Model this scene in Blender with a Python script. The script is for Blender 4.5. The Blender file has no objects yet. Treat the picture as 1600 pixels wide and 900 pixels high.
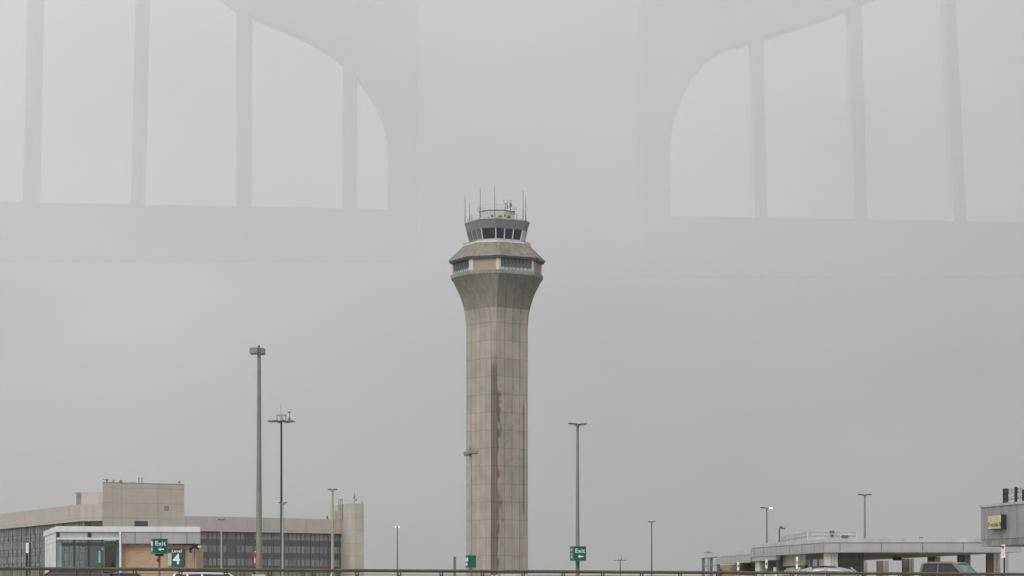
import bpy, bmesh, math, random
from mathutils import Vector, Matrix
random.seed(7)
F, HY, EZ = 3700.0, 942.0, 15.0            # focal length in photo pixels, horizon row, eye height (m)
C = bpy.context.scene.collection
V = Vector
def gx(px, Y): return (px-800.0)/F*Y
def gz(py, Y): return EZ+(HY-py)/F*Y
def PP(px, Y): return V((gx(px, Y), Y))
def P3(px, py, Y): return V((gx(px, Y), Y, gz(py, Y)))

# ------------------------------------------------------------------ materials
MATS = {}
def nt(name):
    m = bpy.data.materials.new(name); m.use_nodes = True
    return m, m.node_tree.nodes, m.node_tree.links, m.node_tree.nodes['Principled BSDF']
def mat(name, col, rough=.7, metal=0, var=.12, scale=1.2, streak=0, bump=0, emit=0, spec=.5, coat=0):
    """plain painted / cast material: base colour broken up by two noises (the second stretched down as rain streaks)"""
    if name in MATS: return MATS[name]
    m, n, l, b = nt(name)
    tc = n.new('ShaderNodeTexCoord')
    nz = n.new('ShaderNodeTexNoise'); nz.inputs['Scale'].default_value = scale; nz.inputs['Detail'].default_value = 6
    l.new(tc.outputs['Object'], nz.inputs['Vector'])
    mr = n.new('ShaderNodeMapRange'); mr.inputs['From Min'].default_value = .3; mr.inputs['From Max'].default_value = .7
    mr.inputs['To Min'].default_value = 1-var; mr.inputs['To Max'].default_value = 1+var
    l.new(nz.outputs['Fac'], mr.inputs['Value'])
    fac = mr.outputs['Result']
    if streak:
        mp = n.new('ShaderNodeMapping'); mp.inputs['Scale'].default_value = (scale*3, scale*3, scale*.18)
        l.new(tc.outputs['Object'], mp.inputs['Vector'])
        n2 = n.new('ShaderNodeTexNoise'); n2.inputs['Scale'].default_value = 1; n2.inputs['Detail'].default_value = 5
        l.new(mp.outputs['Vector'], n2.inputs['Vector'])
        m2 = n.new('ShaderNodeMapRange'); m2.inputs['From Min'].default_value = .45; m2.inputs['From Max'].default_value = .75
        m2.inputs['To Min'].default_value = 1; m2.inputs['To Max'].default_value = 1-streak
        l.new(n2.outputs['Fac'], m2.inputs['Value'])
        mm = n.new('ShaderNodeMath'); mm.operation = 'MULTIPLY'; l.new(fac, mm.inputs[0]); l.new(m2.outputs['Result'], mm.inputs[1])
        fac = mm.outputs[0]
    vm = n.new('ShaderNodeVectorMath'); vm.operation = 'SCALE'; vm.inputs[0].default_value = col[:3]
    l.new(fac, vm.inputs['Scale']); l.new(vm.outputs['Vector'], b.inputs['Base Color'])
    b.inputs['Roughness'].default_value = rough; b.inputs['Metallic'].default_value = metal
    b.inputs['Specular IOR Level'].default_value = spec
    b.inputs['Coat Weight'].default_value = coat
    if bump:
        bp = n.new('ShaderNodeBump'); bp.inputs['Strength'].default_value = bump; bp.inputs['Distance'].default_value = .05
        l.new(nz.outputs['Fac'], bp.inputs['Height']); l.new(bp.outputs['Normal'], b.inputs['Normal'])
    if emit:
        b.inputs['Emission Color'].default_value = (*col[:3], 1); b.inputs['Emission Strength'].default_value = emit
    MATS[name] = m; return m

def panel_mat(name, c1, c2, cm, bw, rh, mortar, z0=0, stain=False, streak=.25, var=.1):
    """concrete / brick cladding laid out in metres on the UV map"""
    m, n, l, b = nt(name)
    uv = n.new('ShaderNodeUVMap'); uv.uv_map = 'UVMap'
    mp = n.new('ShaderNodeMapping'); mp.inputs['Location'].default_value = (0, z0, 0)
    l.new(uv.outputs['UV'], mp.inputs['Vector'])
    br = n.new('ShaderNodeTexBrick'); br.offset = 0; br.inputs['Scale'].default_value = 1
    br.inputs['Color1'].default_value = (*c1, 1); br.inputs['Color2'].default_value = (*c2, 1); br.inputs['Mortar'].default_value = (*cm, 1)
    br.inputs['Brick Width'].default_value = bw; br.inputs['Row Height'].default_value = rh
    br.inputs['Mortar Size'].default_value = mortar; br.inputs['Mortar Smooth'].default_value = .3
    l.new(mp.outputs['Vector'], br.inputs['Vector'])
    tc = n.new('ShaderNodeTexCoord')
    col = br.outputs['Color']
    def mul(colr, scl, lo, hi, a, bb, det=6):
        mpp = n.new('ShaderNodeMapping'); mpp.inputs['Scale'].default_value = scl
        l.new(tc.outputs['Object'], mpp.inputs['Vector'])
        z = n.new('ShaderNodeTexNoise'); z.inputs['Scale'].default_value = 1; z.inputs['Detail'].default_value = det
        l.new(mpp.outputs['Vector'], z.inputs['Vector'])
        r = n.new('ShaderNodeMapRange'); r.inputs['From Min'].default_value = lo; r.inputs['From Max'].default_value = hi
        r.inputs['To Min'].default_value = a; r.inputs['To Max'].default_value = bb
        l.new(z.outputs['Fac'], r.inputs['Value'])
        v = n.new('ShaderNodeVectorMath'); v.operation = 'SCALE'; l.new(colr, v.inputs[0]); l.new(r.outputs['Result'], v.inputs['Scale'])
        return v.outputs['Vector'], z.outputs['Fac']
    col, zf = mul(col, (.35, .35, .35), .3, .7, 1-var, 1+var)
    col, _ = mul(col, (1.3, 1.3, .06), .5, .8, 1, 1-streak)
    if stain:                                # rain stains running down the chamfer between the two big faces
        att = n.new('ShaderNodeUVMap'); att.uv_map = 'stain'
        sp = n.new('ShaderNodeSeparateXYZ'); l.new(att.outputs['UV'], sp.inputs[0])
        def M(op, a, bb, c=None, clamp=False):
            k = n.new('ShaderNodeMath'); k.operation = op; k.use_clamp = clamp
            for i, x in enumerate((a, bb) if c is None else (a, bb, c)):
                if isinstance(x, (int, float)): k.inputs[i].default_value = x
                else: l.new(x, k.inputs[i])
            return k.outputs[0]
        def nz(scl, det=6):
            mpp = n.new('ShaderNodeMapping'); mpp.inputs['Scale'].default_value = scl
            l.new(tc.outputs['Object'], mpp.inputs['Vector'])
            z = n.new('ShaderNodeTexNoise'); z.inputs['Scale'].default_value = 1; z.inputs['Detail'].default_value = det
            l.new(mpp.outputs['Vector'], z.inputs['Vector']); return z.outputs['Fac']
        U, Z = sp.outputs['X'], sp.outputs['Y']
        def band(u, lo, hi, w):              # soft box in u
            a = M('MULTIPLY', M('SUBTRACT', u, lo), 1/w, clamp=True); c_ = M('MULTIPLY', M('SUBTRACT', hi, u), 1/w, clamp=True)
            return M('MULTIPLY', a, c_)
        n1 = nz((1.1, 1.1, .35), 8)
        edge = M('ADD', M('MULTIPLY', M('SUBTRACT', n1, .5), 4.5), 2.0)
        a = M('MULTIPLY', M('MULTIPLY', M('SUBTRACT', U, -.05), 8, clamp=True), M('MULTIPLY', M('SUBTRACT', edge, U), 1.6, clamp=True))
        top = M('ADD', 68.5, M('MULTIPLY', U, -3.5))
        a = M('MULTIPLY', a, M('MULTIPLY', M('SUBTRACT', top, Z), .35, clamp=True))
        a = M('MULTIPLY', a, M('ADD', .6, M('MULTIPLY', nz((.6, .6, .12)), .9)), clamp=True)
        a = M('MAXIMUM', a, M('MULTIPLY', M('MULTIPLY', band(U, -.05, 1.35, .1), M('MULTIPLY', M('SUBTRACT', 68, Z), .3, clamp=True)), .95))
        r = M('MULTIPLY', band(U, 6.45, 6.95, .15), band(Z, 33, 59, 2.5))
        n3 = nz((.5, .5, .9), 7)
        pa = M('MULTIPLY', M('MULTIPLY', M('SUBTRACT', n3, .53), 9, clamp=True), band(U, 1.2, 6.9, .5))
        pa = M('MULTIPLY', M('MULTIPLY', pa, band(Z, 40, 64, 3)), .22)
        tot = M('MAXIMUM', M('MAXIMUM', M('MULTIPLY', a, .9), M('MULTIPLY', r, .75)), pa)
        mx = n.new('ShaderNodeMix'); mx.data_type = 'RGBA'; mx.blend_type = 'MULTIPLY'
        l.new(tot, mx.inputs['Factor']); l.new(col, mx.inputs['A']); mx.inputs['B'].default_value = (.36, .33, .29, 1)
        col = mx.outputs['Result']
    l.new(col, b.inputs['Base Color']); b.inputs['Roughness'].default_value = .88; b.inputs['Specular IOR Level'].default_value = .25
    bp = n.new('ShaderNodeBump'); bp.inputs['Strength'].default_value = .35; bp.inputs['Distance'].default_value = .03
    l.new(br.outputs['Fac'], bp.inputs['Height']); bp.invert = True
    l.new(bp.outputs['Normal'], b.inputs['Normal'])
    MATS[name] = m; return m

def glass(name, tint=(.9, .95, .93), ior=1.5, rough=0.0):
    if name in MATS: return MATS[name]
    m = bpy.data.materials.new(name); m.use_nodes = True
    n, l = m.node_tree.nodes, m.node_tree.links; n.clear()
    o = n.new('ShaderNodeOutputMaterial'); t = n.new('ShaderNodeBsdfTransparent'); t.inputs[0].default_value = (*tint, 1)
    g = n.new('ShaderNodeBsdfGlossy'); g.inputs['Roughness'].default_value = rough; g.inputs[0].default_value = (1, 1, 1, 1)
    f = n.new('ShaderNodeFresnel'); f.inputs[0].default_value = ior
    ge = n.new('ShaderNodeNewGeometry'); om = n.new('ShaderNodeMath'); om.operation = 'SUBTRACT'; om.inputs[0].default_value = 1; l.new(ge.outputs['Backfacing'], om.inputs[1])
    fm = n.new('ShaderNodeMath'); fm.operation = 'MULTIPLY'; l.new(f.outputs[0], fm.inputs[0]); l.new(om.outputs[0], fm.inputs[1])
    x = n.new('ShaderNodeMixShader'); l.new(fm.outputs[0], x.inputs[0]); l.new(t.outputs[0], x.inputs[1]); l.new(g.outputs[0], x.inputs[2])
    l.new(x.outputs[0], o.inputs[0]); MATS[name] = m; return m

# ------------------------------------------------------------------ objects
BASE = {}
def root(name, loc, label, cat, group=None, kind=None):
    o = bpy.data.objects.new(name, None); C.objects.link(o); o.location = loc; o.empty_display_size = .3
    BASE[o.name] = V(loc); tag(o, label, cat, group, kind); return o
def tag(o, label=None, cat=None, group=None, kind=None):
    for k, v in (('label', label), ('category', cat), ('group', group), ('kind', kind)):
        if v: o[k] = v
    return o

class MB:
    def __init__(s): s.v = []; s.f = []; s.uv = {}; s.sm = set(); s.uv2 = {}
    def add(s, verts, faces, smooth=False):
        b = len(s.v); s.v += [V(p) for p in verts]
        for f in faces:
            if smooth: s.sm.add(len(s.f))
            s.f.append([b+i for i in f])
        return s
    def box(s, a, b):
        x0, y0, z0 = a; x1, y1, z1 = b
        return s.hexa([(x0, y0), (x1, y0), (x1, y1), (x0, y1)], z0, z1)
    def hexa(s, q, z0, z1):                 # prism on a plan polygon
        n = len(q); vs = [(p[0], p[1], z0) for p in q]+[(p[0], p[1], z1) for p in q]
        return s.add(vs, [list(range(n))[::-1], list(range(n, 2*n))]+[[i, (i+1) % n, n+(i+1) % n, n+i] for i in range(n)])
    def wall(s, p0, p1, z0, z1, o0=0., o1=-.3):   # slab along p0->p1; offsets along the camera-side normal
        d = (V(p1[:2])-V(p0[:2])).normalized(); n = V((d.y, -d.x)); a, b = V(p0[:2]), V(p1[:2])
        return s.hexa([a+n*o0, b+n*o0, b+n*o1, a+n*o1], z0, z1)
    def obox(s, c, size, yaw=0, tilt=None):
        M = Matrix.Translation(V(c)) @ Matrix.Rotation(yaw, 4, 'Z')
        if tilt: M = M @ Matrix.Rotation(tilt, 4, 'Y')
        hx, hy, hz = [k/2 for k in size]
        vs = [M @ V((x, y, z)) for z in (-hz, hz) for x, y in ((-hx, -hy), (hx, -hy), (hx, hy), (-hx, hy))]
        return s.add(vs, [[3, 2, 1, 0], [4, 5, 6, 7], [0, 1, 5, 4], [1, 2, 6, 5], [2, 3, 7, 6], [3, 0, 4, 7]])
    def tube(s, pts, r, k=10, cap=True):
        pts = [V(p) for p in pts]; rs = r if isinstance(r, (list, tuple)) else [r]*len(pts); rings = []
        for i, p in enumerate(pts):
            d = (pts[min(i+1, len(pts)-1)]-pts[max(i-1, 0)]).normalized()
            u = d.orthogonal().normalized() if i == 0 else (u-d*u.dot(d)).normalized()
            w = d.cross(u); rings.append([p+(u*math.cos(a)+w*math.sin(a))*rs[i] for a in [2*math.pi*j/k for j in range(k)]])
        vs = [q for g in rings for q in g]
        fs = [[i*k+j, i*k+(j+1) % k, (i+1)*k+(j+1) % k, (i+1)*k+j] for i in range(len(pts)-1) for j in range(k)]
        s.add(vs, fs, True)
        if cap: s.add(rings[0], [list(range(k))[::-1]]); s.add(rings[-1], [list(range(k))])
        return s
    def loft(s, rings, smooth=False, caps=True):
        k = len(rings[0]); vs = [q for g in rings for q in g]
        s.add(vs, [[i*k+j, i*k+(j+1) % k, (i+1)*k+(j+1) % k, (i+1)*k+j] for i in range(len(rings)-1) for j in range(k)], smooth)
        if caps: s.add(rings[0], [list(range(k))[::-1]]); s.add(rings[-1], [list(range(k))])
        return s
    def build(s, name, m, parent=None, bevel=0, auto_uv=False, label=None):
        base = V((0, 0, 0))
        if parent is not None: base = BASE[parent.name]
        me = bpy.data.meshes.new(name)
        me.from_pydata([tuple(p-base) for p in s.v], [], s.f)
        if auto_uv:
            ul = me.uv_layers.new(name='UVMap')
            for p in me.polygons:
                nn = p.normal
                for li in p.loop_indices:
                    co = me.vertices[me.loops[li].vertex_index].co+base
                    if abs(nn.z) > .7: ul.data[li].uv = (co.x, co.y)
                    else:
                        t = V((-nn.y, nn.x, 0)).normalized(); ul.data[li].uv = (co.dot(t), co.z)
        for i in s.sm: me.polygons[i].use_smooth = True
        bm = bmesh.new(); bm.from_mesh(me)
        if not s.sm and not auto_uv: bmesh.ops.remove_doubles(bm, verts=bm.verts, dist=1e-5)
        bmesh.ops.recalc_face_normals(bm, faces=bm.faces)
        if bevel: bmesh.ops.bevel(bm, geom=list(bm.edges), offset=bevel, segments=2, affect='EDGES', clamp_overlap=True)
        bm.to_mesh(me); bm.free()
        me.materials.append(m)
        o = bpy.data.objects.new(name, me); C.objects.link(o)
        if parent is not None: o.parent = parent
        BASE[o.name] = base
        if label: o['label'] = label
        return o

def text_mb(txt, size, M, depth=.01, bold=.0, align='CENTER'):
    cu = bpy.data.curves.new('lettering', 'FONT'); cu.body = txt; cu.size = size; cu.extrude = depth; cu.offset = bold
    cu.space_character = 1.0 if len(txt) < 2 else 1.12; cu.align_x = align; cu.align_y = 'CENTER'
    o = bpy.data.objects.new('lettering', cu); C.objects.link(o)
    bpy.context.view_layer.update()
    me = bpy.data.meshes.new_from_object(o.evaluated_get(bpy.context.evaluated_depsgraph_get()))
    mb = MB(); mb.add([M @ v.co for v in me.vertices], [list(p.vertices) for p in me.polygons])
    bpy.data.objects.remove(o); bpy.data.meshes.remove(me); bpy.data.curves.remove(cu)
    return mb
def face_mat(c, nrm):                       # local x right, y up, z towards nrm (plan vector)
    n = V((nrm[0], nrm[1], 0)).normalized(); u = V((-n.y, n.x, 0)); w = V((0, 0, 1))
    return Matrix(((u.x, w.x, n.x, c[0]), (u.y, w.y, n.y, c[1]), (u.z, w.z, n.z, c[2]), (0, 0, 0, 1)))
def arrow_mb(size, M, mb=None):
    mb = mb or MB(); s = size
    q = [(-.5, 0), (-.1, .32), (-.1, .1), (.5, .1), (.5, -.1), (-.1, -.1), (-.1, -.32)]
    vs = [M @ V((x*s, y*s, z)) for z in (-.005, .01) for x, y in q]; n = len(q)
    return mb.add(vs, [list(range(n))[::-1], list(range(n, 2*n))]+[[i, (i+1) % n, n+(i+1) % n, n+i] for i in range(n)])
def on(p0, p1, px):                         # point of the plan line p0-p1 seen in photo column px
    k = (px-800)/F; d = p1-p0
    t = (k*p0.y-p0.x)/(d.x-k*d.y); return p0+d*t
def inset(p0, p1, o):
    d = (p1-p0).normalized(); n = V((d.y, -d.x)); return p0+n*o, p1+n*o

# palette (linear base colours)
conc = (.36, .335, .295)
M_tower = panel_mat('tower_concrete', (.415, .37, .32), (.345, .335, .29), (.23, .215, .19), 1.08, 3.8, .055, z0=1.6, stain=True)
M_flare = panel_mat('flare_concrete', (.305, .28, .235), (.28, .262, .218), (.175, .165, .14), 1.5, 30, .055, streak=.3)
M_office = panel_mat('office_concrete', (.47, .435, .385), (.45, .415, .368), (.34, .315, .28), 9.2, 3.55, .07, z0=.5, streak=.15, var=.06)
M_brick = panel_mat('tan_brick', (.50, .36, .235), (.40, .29, .19), (.42, .32, .23), .24, .085, .012, streak=.08)
M_band = mat('band_concrete', (.265, .25, .205), .9, var=.15, streak=.3)
M_tan = mat('tan_panel', (.36, .285, .20), .8, var=.06, scale=.6, streak=.1)
M_pier = mat('pale_pier', (.58, .57, .53), .7, streak=.15)
M_cabwall = mat('cab_metal', (.235, .24, .23), .45, metal=.2, var=.04, streak=.06)
M_whmetal = mat('white_metal', (.62, .63, .62), .45, var=.05, streak=.12)
M_greymetal = mat('grey_panel', (.37, .375, .38), .4, metal=.25, var=.05, streak=.1)
M_roof = None
M_dark = mat('dark_frame', (.03, .032, .035), .5)
M_black = mat('black_paint', (.014, .014, .016), .5)
M_glass_dk = mat('tinted_glazing', (.022, .027, .034), .08, var=.05, spec=.9)
M_glass_side = mat('blue_glazing', (.07, .095, .105), .1, var=.3, scale=.8, spec=.9)
M_teal = mat('teal_sign_paint', (.001, .10, .078), .4, var=.05)
M_white = mat('white_sign_paint', (.80, .80, .77), .5, var=.03)
M_pole = mat('weathered_pole', (.20, .20, .165), .65, var=.15, streak=.2)
M_polelt = mat('galvanised_pole', (.33, .32, .29), .55, metal=.3, var=.1, streak=.15)
M_poledk = mat('dark_pole', (.10, .10, .095), .6, var=.1)
M_rail = mat('railing_paint', (.20, .165, .105), .6, var=.22, scale=3, streak=.2)
M_asph = mat('asphalt', (.05, .05, .052), .9, var=.2, bump=.2)
M_conc = mat('cast_concrete', (.33, .32, .29), .9, var=.15, streak=.25, bump=.2)
M_span1 = mat('spandrel_glass', (.082, .082, .092), .25, var=.12, scale=.2, spec=.6)
M_lamp = mat('lit_lamp', (1, .97, .85), .5, emit=2.2, var=0)
M_rust = mat('rusty_post', (.24, .13, .06), .85, var=.35, scale=4, streak=.3)
M_red = mat('red_paint', (.30, .035, .04), .5, var=.1)
M_lens = mat('lamp_lens', (.55, .55, .52), .3)
M_rubber = mat('tyre_rubber', (.02, .02, .02), .8)
M_cream = mat('cream_sign_face', (.56, .49, .29), .45, var=.12, scale=1.6, streak=.25)

# ------------------------------------------------------------------ ground and parking deck
def struct(mb, name, m, **k):
    o = mb.build(name, m, **k); o['kind'] = 'structure'; return o
struct(MB().hexa([(-1500, -500), (1500, -500), (1500, 2500), (-1500, 2500)], -1, 0), 'ground', M_asph)
DZ = EZ-.05
A0, A1 = V((-19.8, 91.7)), V((23.8, 110.2))
dr = (A1-A0).normalized(); nr = V((dr.y, -dr.x))
q0, q1 = A0-dr*60, A1+dr*60
struct(MB().hexa([q0+nr*.25, q1+nr*.25, q1+nr*.25-nr*210, q0+nr*.25-nr*210], DZ-.6, DZ), 'parking_deck_floor', M_conc)
dc = MB()
for i in range(9):
    for j in range(5):
        c = q0+dr*(8+i*19)-nr*(6+j*45); dc.box((c.x-.4, c.y-.4, 0), (c.x+.4, c.y+.4, DZ-.6))
struct(dc, 'parking_deck_columns', M_conc)
struct(MB().hexa([q0+nr*.15, q1+nr*.15, q1-nr*.15, q0-nr*.15], DZ, DZ+.3), 'deck_kerb', M_conc)

# railing on the deck edge
rl = root('deck_railing', (A0.x, A0.y, DZ+.3), 'long brown metal railing with thin bars across the bottom of the view', 'railing')
def on3(p, z): return V((p.x, p.y, z))
RT = EZ+1.4
def rail_rng(z, r, seg=False):
    m = MB(); m.obox(on3((A0+A1)/2, z), ((A1-A0).length+16, r*2, r*2), math.atan2(dr.y, dr.x)); return m
L = (A1-A0).length+16
a = math.atan2(dr.y, dr.x)
mid = (A0+A1)/2
h = MB()
cuts = [-L/2, -12.0, 4.6, L/2]
for i in range(3):
    c = mid+dr*((cuts[i]+cuts[i+1])/2); h.obox(on3(c, RT-.035), (cuts[i+1]-cuts[i]-.02, .15, .065), a)
h.build('handrail', M_rail, rl, bevel=.015)
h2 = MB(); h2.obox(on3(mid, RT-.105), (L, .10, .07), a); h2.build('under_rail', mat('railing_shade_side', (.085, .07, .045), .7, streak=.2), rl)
for k in range(6):
    MB().obox(on3(mid, RT-.24-.105*k), (L, .022, .024), a).build('rail_bar', M_rail, rl)
s0 = on(A0, A1, 64)
for i in range(-3, 29):
    c = s0+dr*(1.86*i)
    m = MB()
    for o in (-.055, .055): m.obox(on3(c+dr*o, (RT-.13+DZ+.3)/2), (.03, .07, RT-.13-DZ-.3), a)
    for zz in (.28, .5, .72): m.obox(on3(c, RT-zz), (.13, .05, .05), a)
    m.obox(on3(c, DZ+.31), (.22, .2, .02), a)
    m.build('railing_post', mat('railing_post_paint', (.085, .072, .045), .7, streak=.2), rl)

# ------------------------------------------------------------------ control tower
TD, TX = 507.0, 776.5
ps = TD/F
tc0 = V((gx(TX, TD), TD))
AT = [3.5, 53.5, 93.5, 143.5, 183.5, 233.5, 273.5, 323.5]
ABt = [0, 79.4, 90, 169.4, 180, 259.4, 270, 349.4]
def oct_pt(phi, R, z): return V((tc0.x+R*ps*math.sin(math.radians(phi)), tc0.y-R*ps*math.cos(math.radians(phi)), z))
def zt(py): return gz(py, TD)
tw = root('control_tower', (tc0.x, tc0.y, 0), 'tall concrete airport control tower with flared top and glazed cab', 'control tower')
def shaft_mesh():
    prof = [(437.3, 71.3), (443, 67.6), (450, 64), (458, 60), (467, 56.4), (476, 53.5), (486, 51)]
    ym = HY+15/ps
    ysh = [515+27.75*i for i in range(1, 40) if 515+27.75*i < ym-5]+[ym]
    return prof, [(486, 51), (493, 49.8), (502, 48.8), (515, 48)]+[(y, 48) for y in ysh]
def ring(py, R):
    t = min(1, max(0, (R-48)/(71.3-48))); z = 0.0 if py > HY+15/ps-1 else zt(py)
    return [oct_pt((ABt[i]-360*(i == 7 and 0)) + ((AT[i]-ABt[i])*t), R, z) for i in range(8)]
def shaft_part(name, prof, m, cols):
    mb = MB(); me = bpy.data.meshes.new(name); vs = []; fs = []; uvs = []; st = []
    rings = [ring(*p) for p in prof]
    for i in range(len(rings)-1):
        for j in range(8):
            k = (j+1) % 8; q = [rings[i+1][j], rings[i+1][k], rings[i][k], rings[i][j]]; b = len(vs)
            vs += q; fs.append([b, b+1, b+2, b+3])
            big = j % 2 == 0
            n = cols[0] if j == 0 else (cols[1] if big else cols[2])
            w = 1.08 if 'shaft' in name else 1.5
            for c, (u, p) in enumerate(((0, q[0]), (1, q[1]), (1, q[2]), (0, q[3]))):
                uvs.append((u*n*w+j*40*w, p.z))
                # stain coordinate: 0 at the left edge of the chamfer that faces the camera, growing to the right
                if j == 7: st.append((u*1.25, p.z))
                elif j == 0: st.append((1.25+u*6.2, p.z))
                else: st.append((-30, p.z))
    me.from_pydata([tuple(v-V((tc0.x, tc0.y, 0))) for v in vs], [], fs)
    smooth = 'flare' in name
    u1 = me.uv_layers.new(name='UVMap'); u2 = me.uv_layers.new(name='stain')
    for li in range(len(me.loops)):
        vi = me.loops[li].vertex_index; u1.data[li].uv = uvs[vi]; u2.data[li].uv = st[vi]
    if smooth:                              # the far edges of the chamfers melt into the big faces; the near ones stay crisp
        even = {tuple(round(c, 3) for c in (r_[j]-V((tc0.x, tc0.y, 0)))) for r_ in rings for j in (0, 2, 4, 6)}
        bm = bmesh.new(); bm.from_mesh(me); bmesh.ops.remove_doubles(bm, verts=bm.verts, dist=1e-4)
        ev = {v for v in bm.verts if tuple(round(c, 3) for c in v.co) in even}
        for f in bm.faces: f.smooth = True
        for e_ in bm.edges:
            if e_.verts[0] in ev and e_.verts[1] in ev: e_.smooth = False
        bm.to_mesh(me); bm.free()
    me.materials.append(m); o = bpy.data.objects.new(name, me); C.objects.link(o); o.parent = tw; return o
pf, psft = shaft_mesh()
shaft_part('shaft', psft, M_tower, (4, 5, 1))
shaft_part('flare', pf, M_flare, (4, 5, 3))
def octring(R, z, A=AT): return [oct_pt(p, R, z) for p in A]
MB().loft([octring(71.3, zt(437.3)), octring(72.4, zt(436)), octring(72.4, zt(430.5)), octring(69, zt(430.3))]).build('concrete_band', M_band, tw)
# observation storey
MB().loft([octring(66.5, zt(430.3)), octring(66.5, zt(411))]).build('core_wall', M_dark, tw)
def side(i, R, A=AT): return oct_pt(A[i], R, 0).xy, oct_pt(A[(i+1) % 8], R, 0).xy
zb, zt_ = zt(430.2), zt(411.5)
for i in range(8):
    p0, p1 = side(i, 70); Ls = (p1-p0).length; d = (p1-p0).normalized()
    if i % 2 == 1:
        MB().wall(p0+d*.75, p1-d*.75, zb, zt_, -.05, -.35).build('tan_wall_panel', M_tan, tw)
        MB().wall(p0+d*.03, p0+d*.75, zb, zt_, .03, -.4).build('pier', M_pier, tw); MB().wall(p1-d*.75, p1-d*.03, zb, zt_, .03, -.4).build('pier', M_pier, tw)
    else:
        MB().wall(p0+d*.05, p0+d*.3, zb, zt_, .02, -.4).build('pier', M_pier, tw); MB().wall(p1-d*.3, p1-d*.05, zb, zt_, .02, -.4).build('pier', M_pier, tw)
        MB().wall(p0+d*.3, p1-d*.3, zb, zb+.7, -.2, -.4).build('sill_panel', mat('pale_spandrel', (.36, .42, .43), .3, var=.2, scale=.7), tw)
        MB().wall(p0+d*.3, p1-d*.3, zb+.7, zt_, -.28, -.38).build('window_band', M_glass_side, tw)
        mm = MB(); nn = 8
        for k in range(1, nn):
            c = p0+d*(.5+(Ls-1)*k/nn); mm.wall(c-d*.04, c+d*.04, zb, zt_-.2, -.12, -.3)
        mm.wall(p0+d*.3, p1-d*.3, zb+.66, zb+.76, -.12, -.22)
        mm.build('mullion', mat('observation_mullion', (.10, .12, .125), .4), tw)
# skirt roof
mr_, n, l, b = nt('skirt_roof_metal'); M_roof = mr_
tc = n.new('ShaderNodeTexCoord'); mp = n.new('ShaderNodeMapping'); mp.inputs['Scale'].default_value = (1.5, 1.5, .14)
l.new(tc.outputs['Object'], mp.inputs['Vector']); nz = n.new('ShaderNodeTexNoise'); nz.inputs['Scale'].default_value = 1; nz.inputs['Detail'].default_value = 7
l.new(mp.outputs['Vector'], nz.inputs['Vector']); cr = n.new('ShaderNodeValToRGB')
cr.color_ramp.elements[0].position = .3; cr.color_ramp.elements[0].color = (.135, .125, .10, 1)
cr.color_ramp.elements[1].position = .72; cr.color_ramp.elements[1].color = (.25, .215, .17, 1)
e = cr.color_ramp.elements.new(.5); e.color = (.18, .165, .135, 1)
l.new(nz.outputs['Fac'], cr.inputs[0]); l.new(cr.outputs[0], b.inputs['Base Color']); b.inputs['Roughness'].default_value = .65
MB().loft([octring(74.2, zt(412.2)), octring(74.6, zt(409.2))]).build('soffit', mat('soffit_metal', (.09, .09, .08), .7), tw)
MB().loft([octring(75.8, zt(409.2)), octring(76.3, zt(407.2))]).build('gutter', mat('gutter_metal', (.42, .41, .37), .5, streak=.2), tw)
MB().loft([octring(75.9, zt(407.2)), octring(52.8, zt(385.5))]).build('skirt_roof', M_roof, tw)
sm = MB()
for i in range(8):
    for k in range(1, 5):
        t = k/5
        a0 = oct_pt(AT[i], 75.9, zt(407.2)).lerp(oct_pt(AT[(i+1) % 8], 75.9, zt(407.2)), t); a1 = oct_pt(AT[i], 52.8, zt(385.5)).lerp(oct_pt(AT[(i+1) % 8], 52.8, zt(385.5)), t)
        sm.tube([a0, a1], .06, 4)
sm.build('standing_seams', M_roof, tw)
MB().loft([octring(53.2, zt(385.5)), octring(53.2, zt(383.4)), octring(50, zt(383.3))]).build('catwalk_kerb', M_whmetal, tw)
rr = MB()
for h_ in (382.2, 380.6):
    for i in range(8): rr.tube([oct_pt(AT[i], 52.6, zt(h_)), oct_pt(AT[(i+1) % 8], 52.6, zt(h_))], .045, 5)
for i in range(8):
    for k in range(4):
        p = oct_pt(AT[i], 52.6, 0).lerp(oct_pt(AT[(i+1) % 8], 52.6, 0), k/4); rr.tube([(p.x, p.y, zt(383.5)), (p.x, p.y, zt(380.5))], .04, 5)
rr.build('catwalk_railing', M_polelt, tw)
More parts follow.
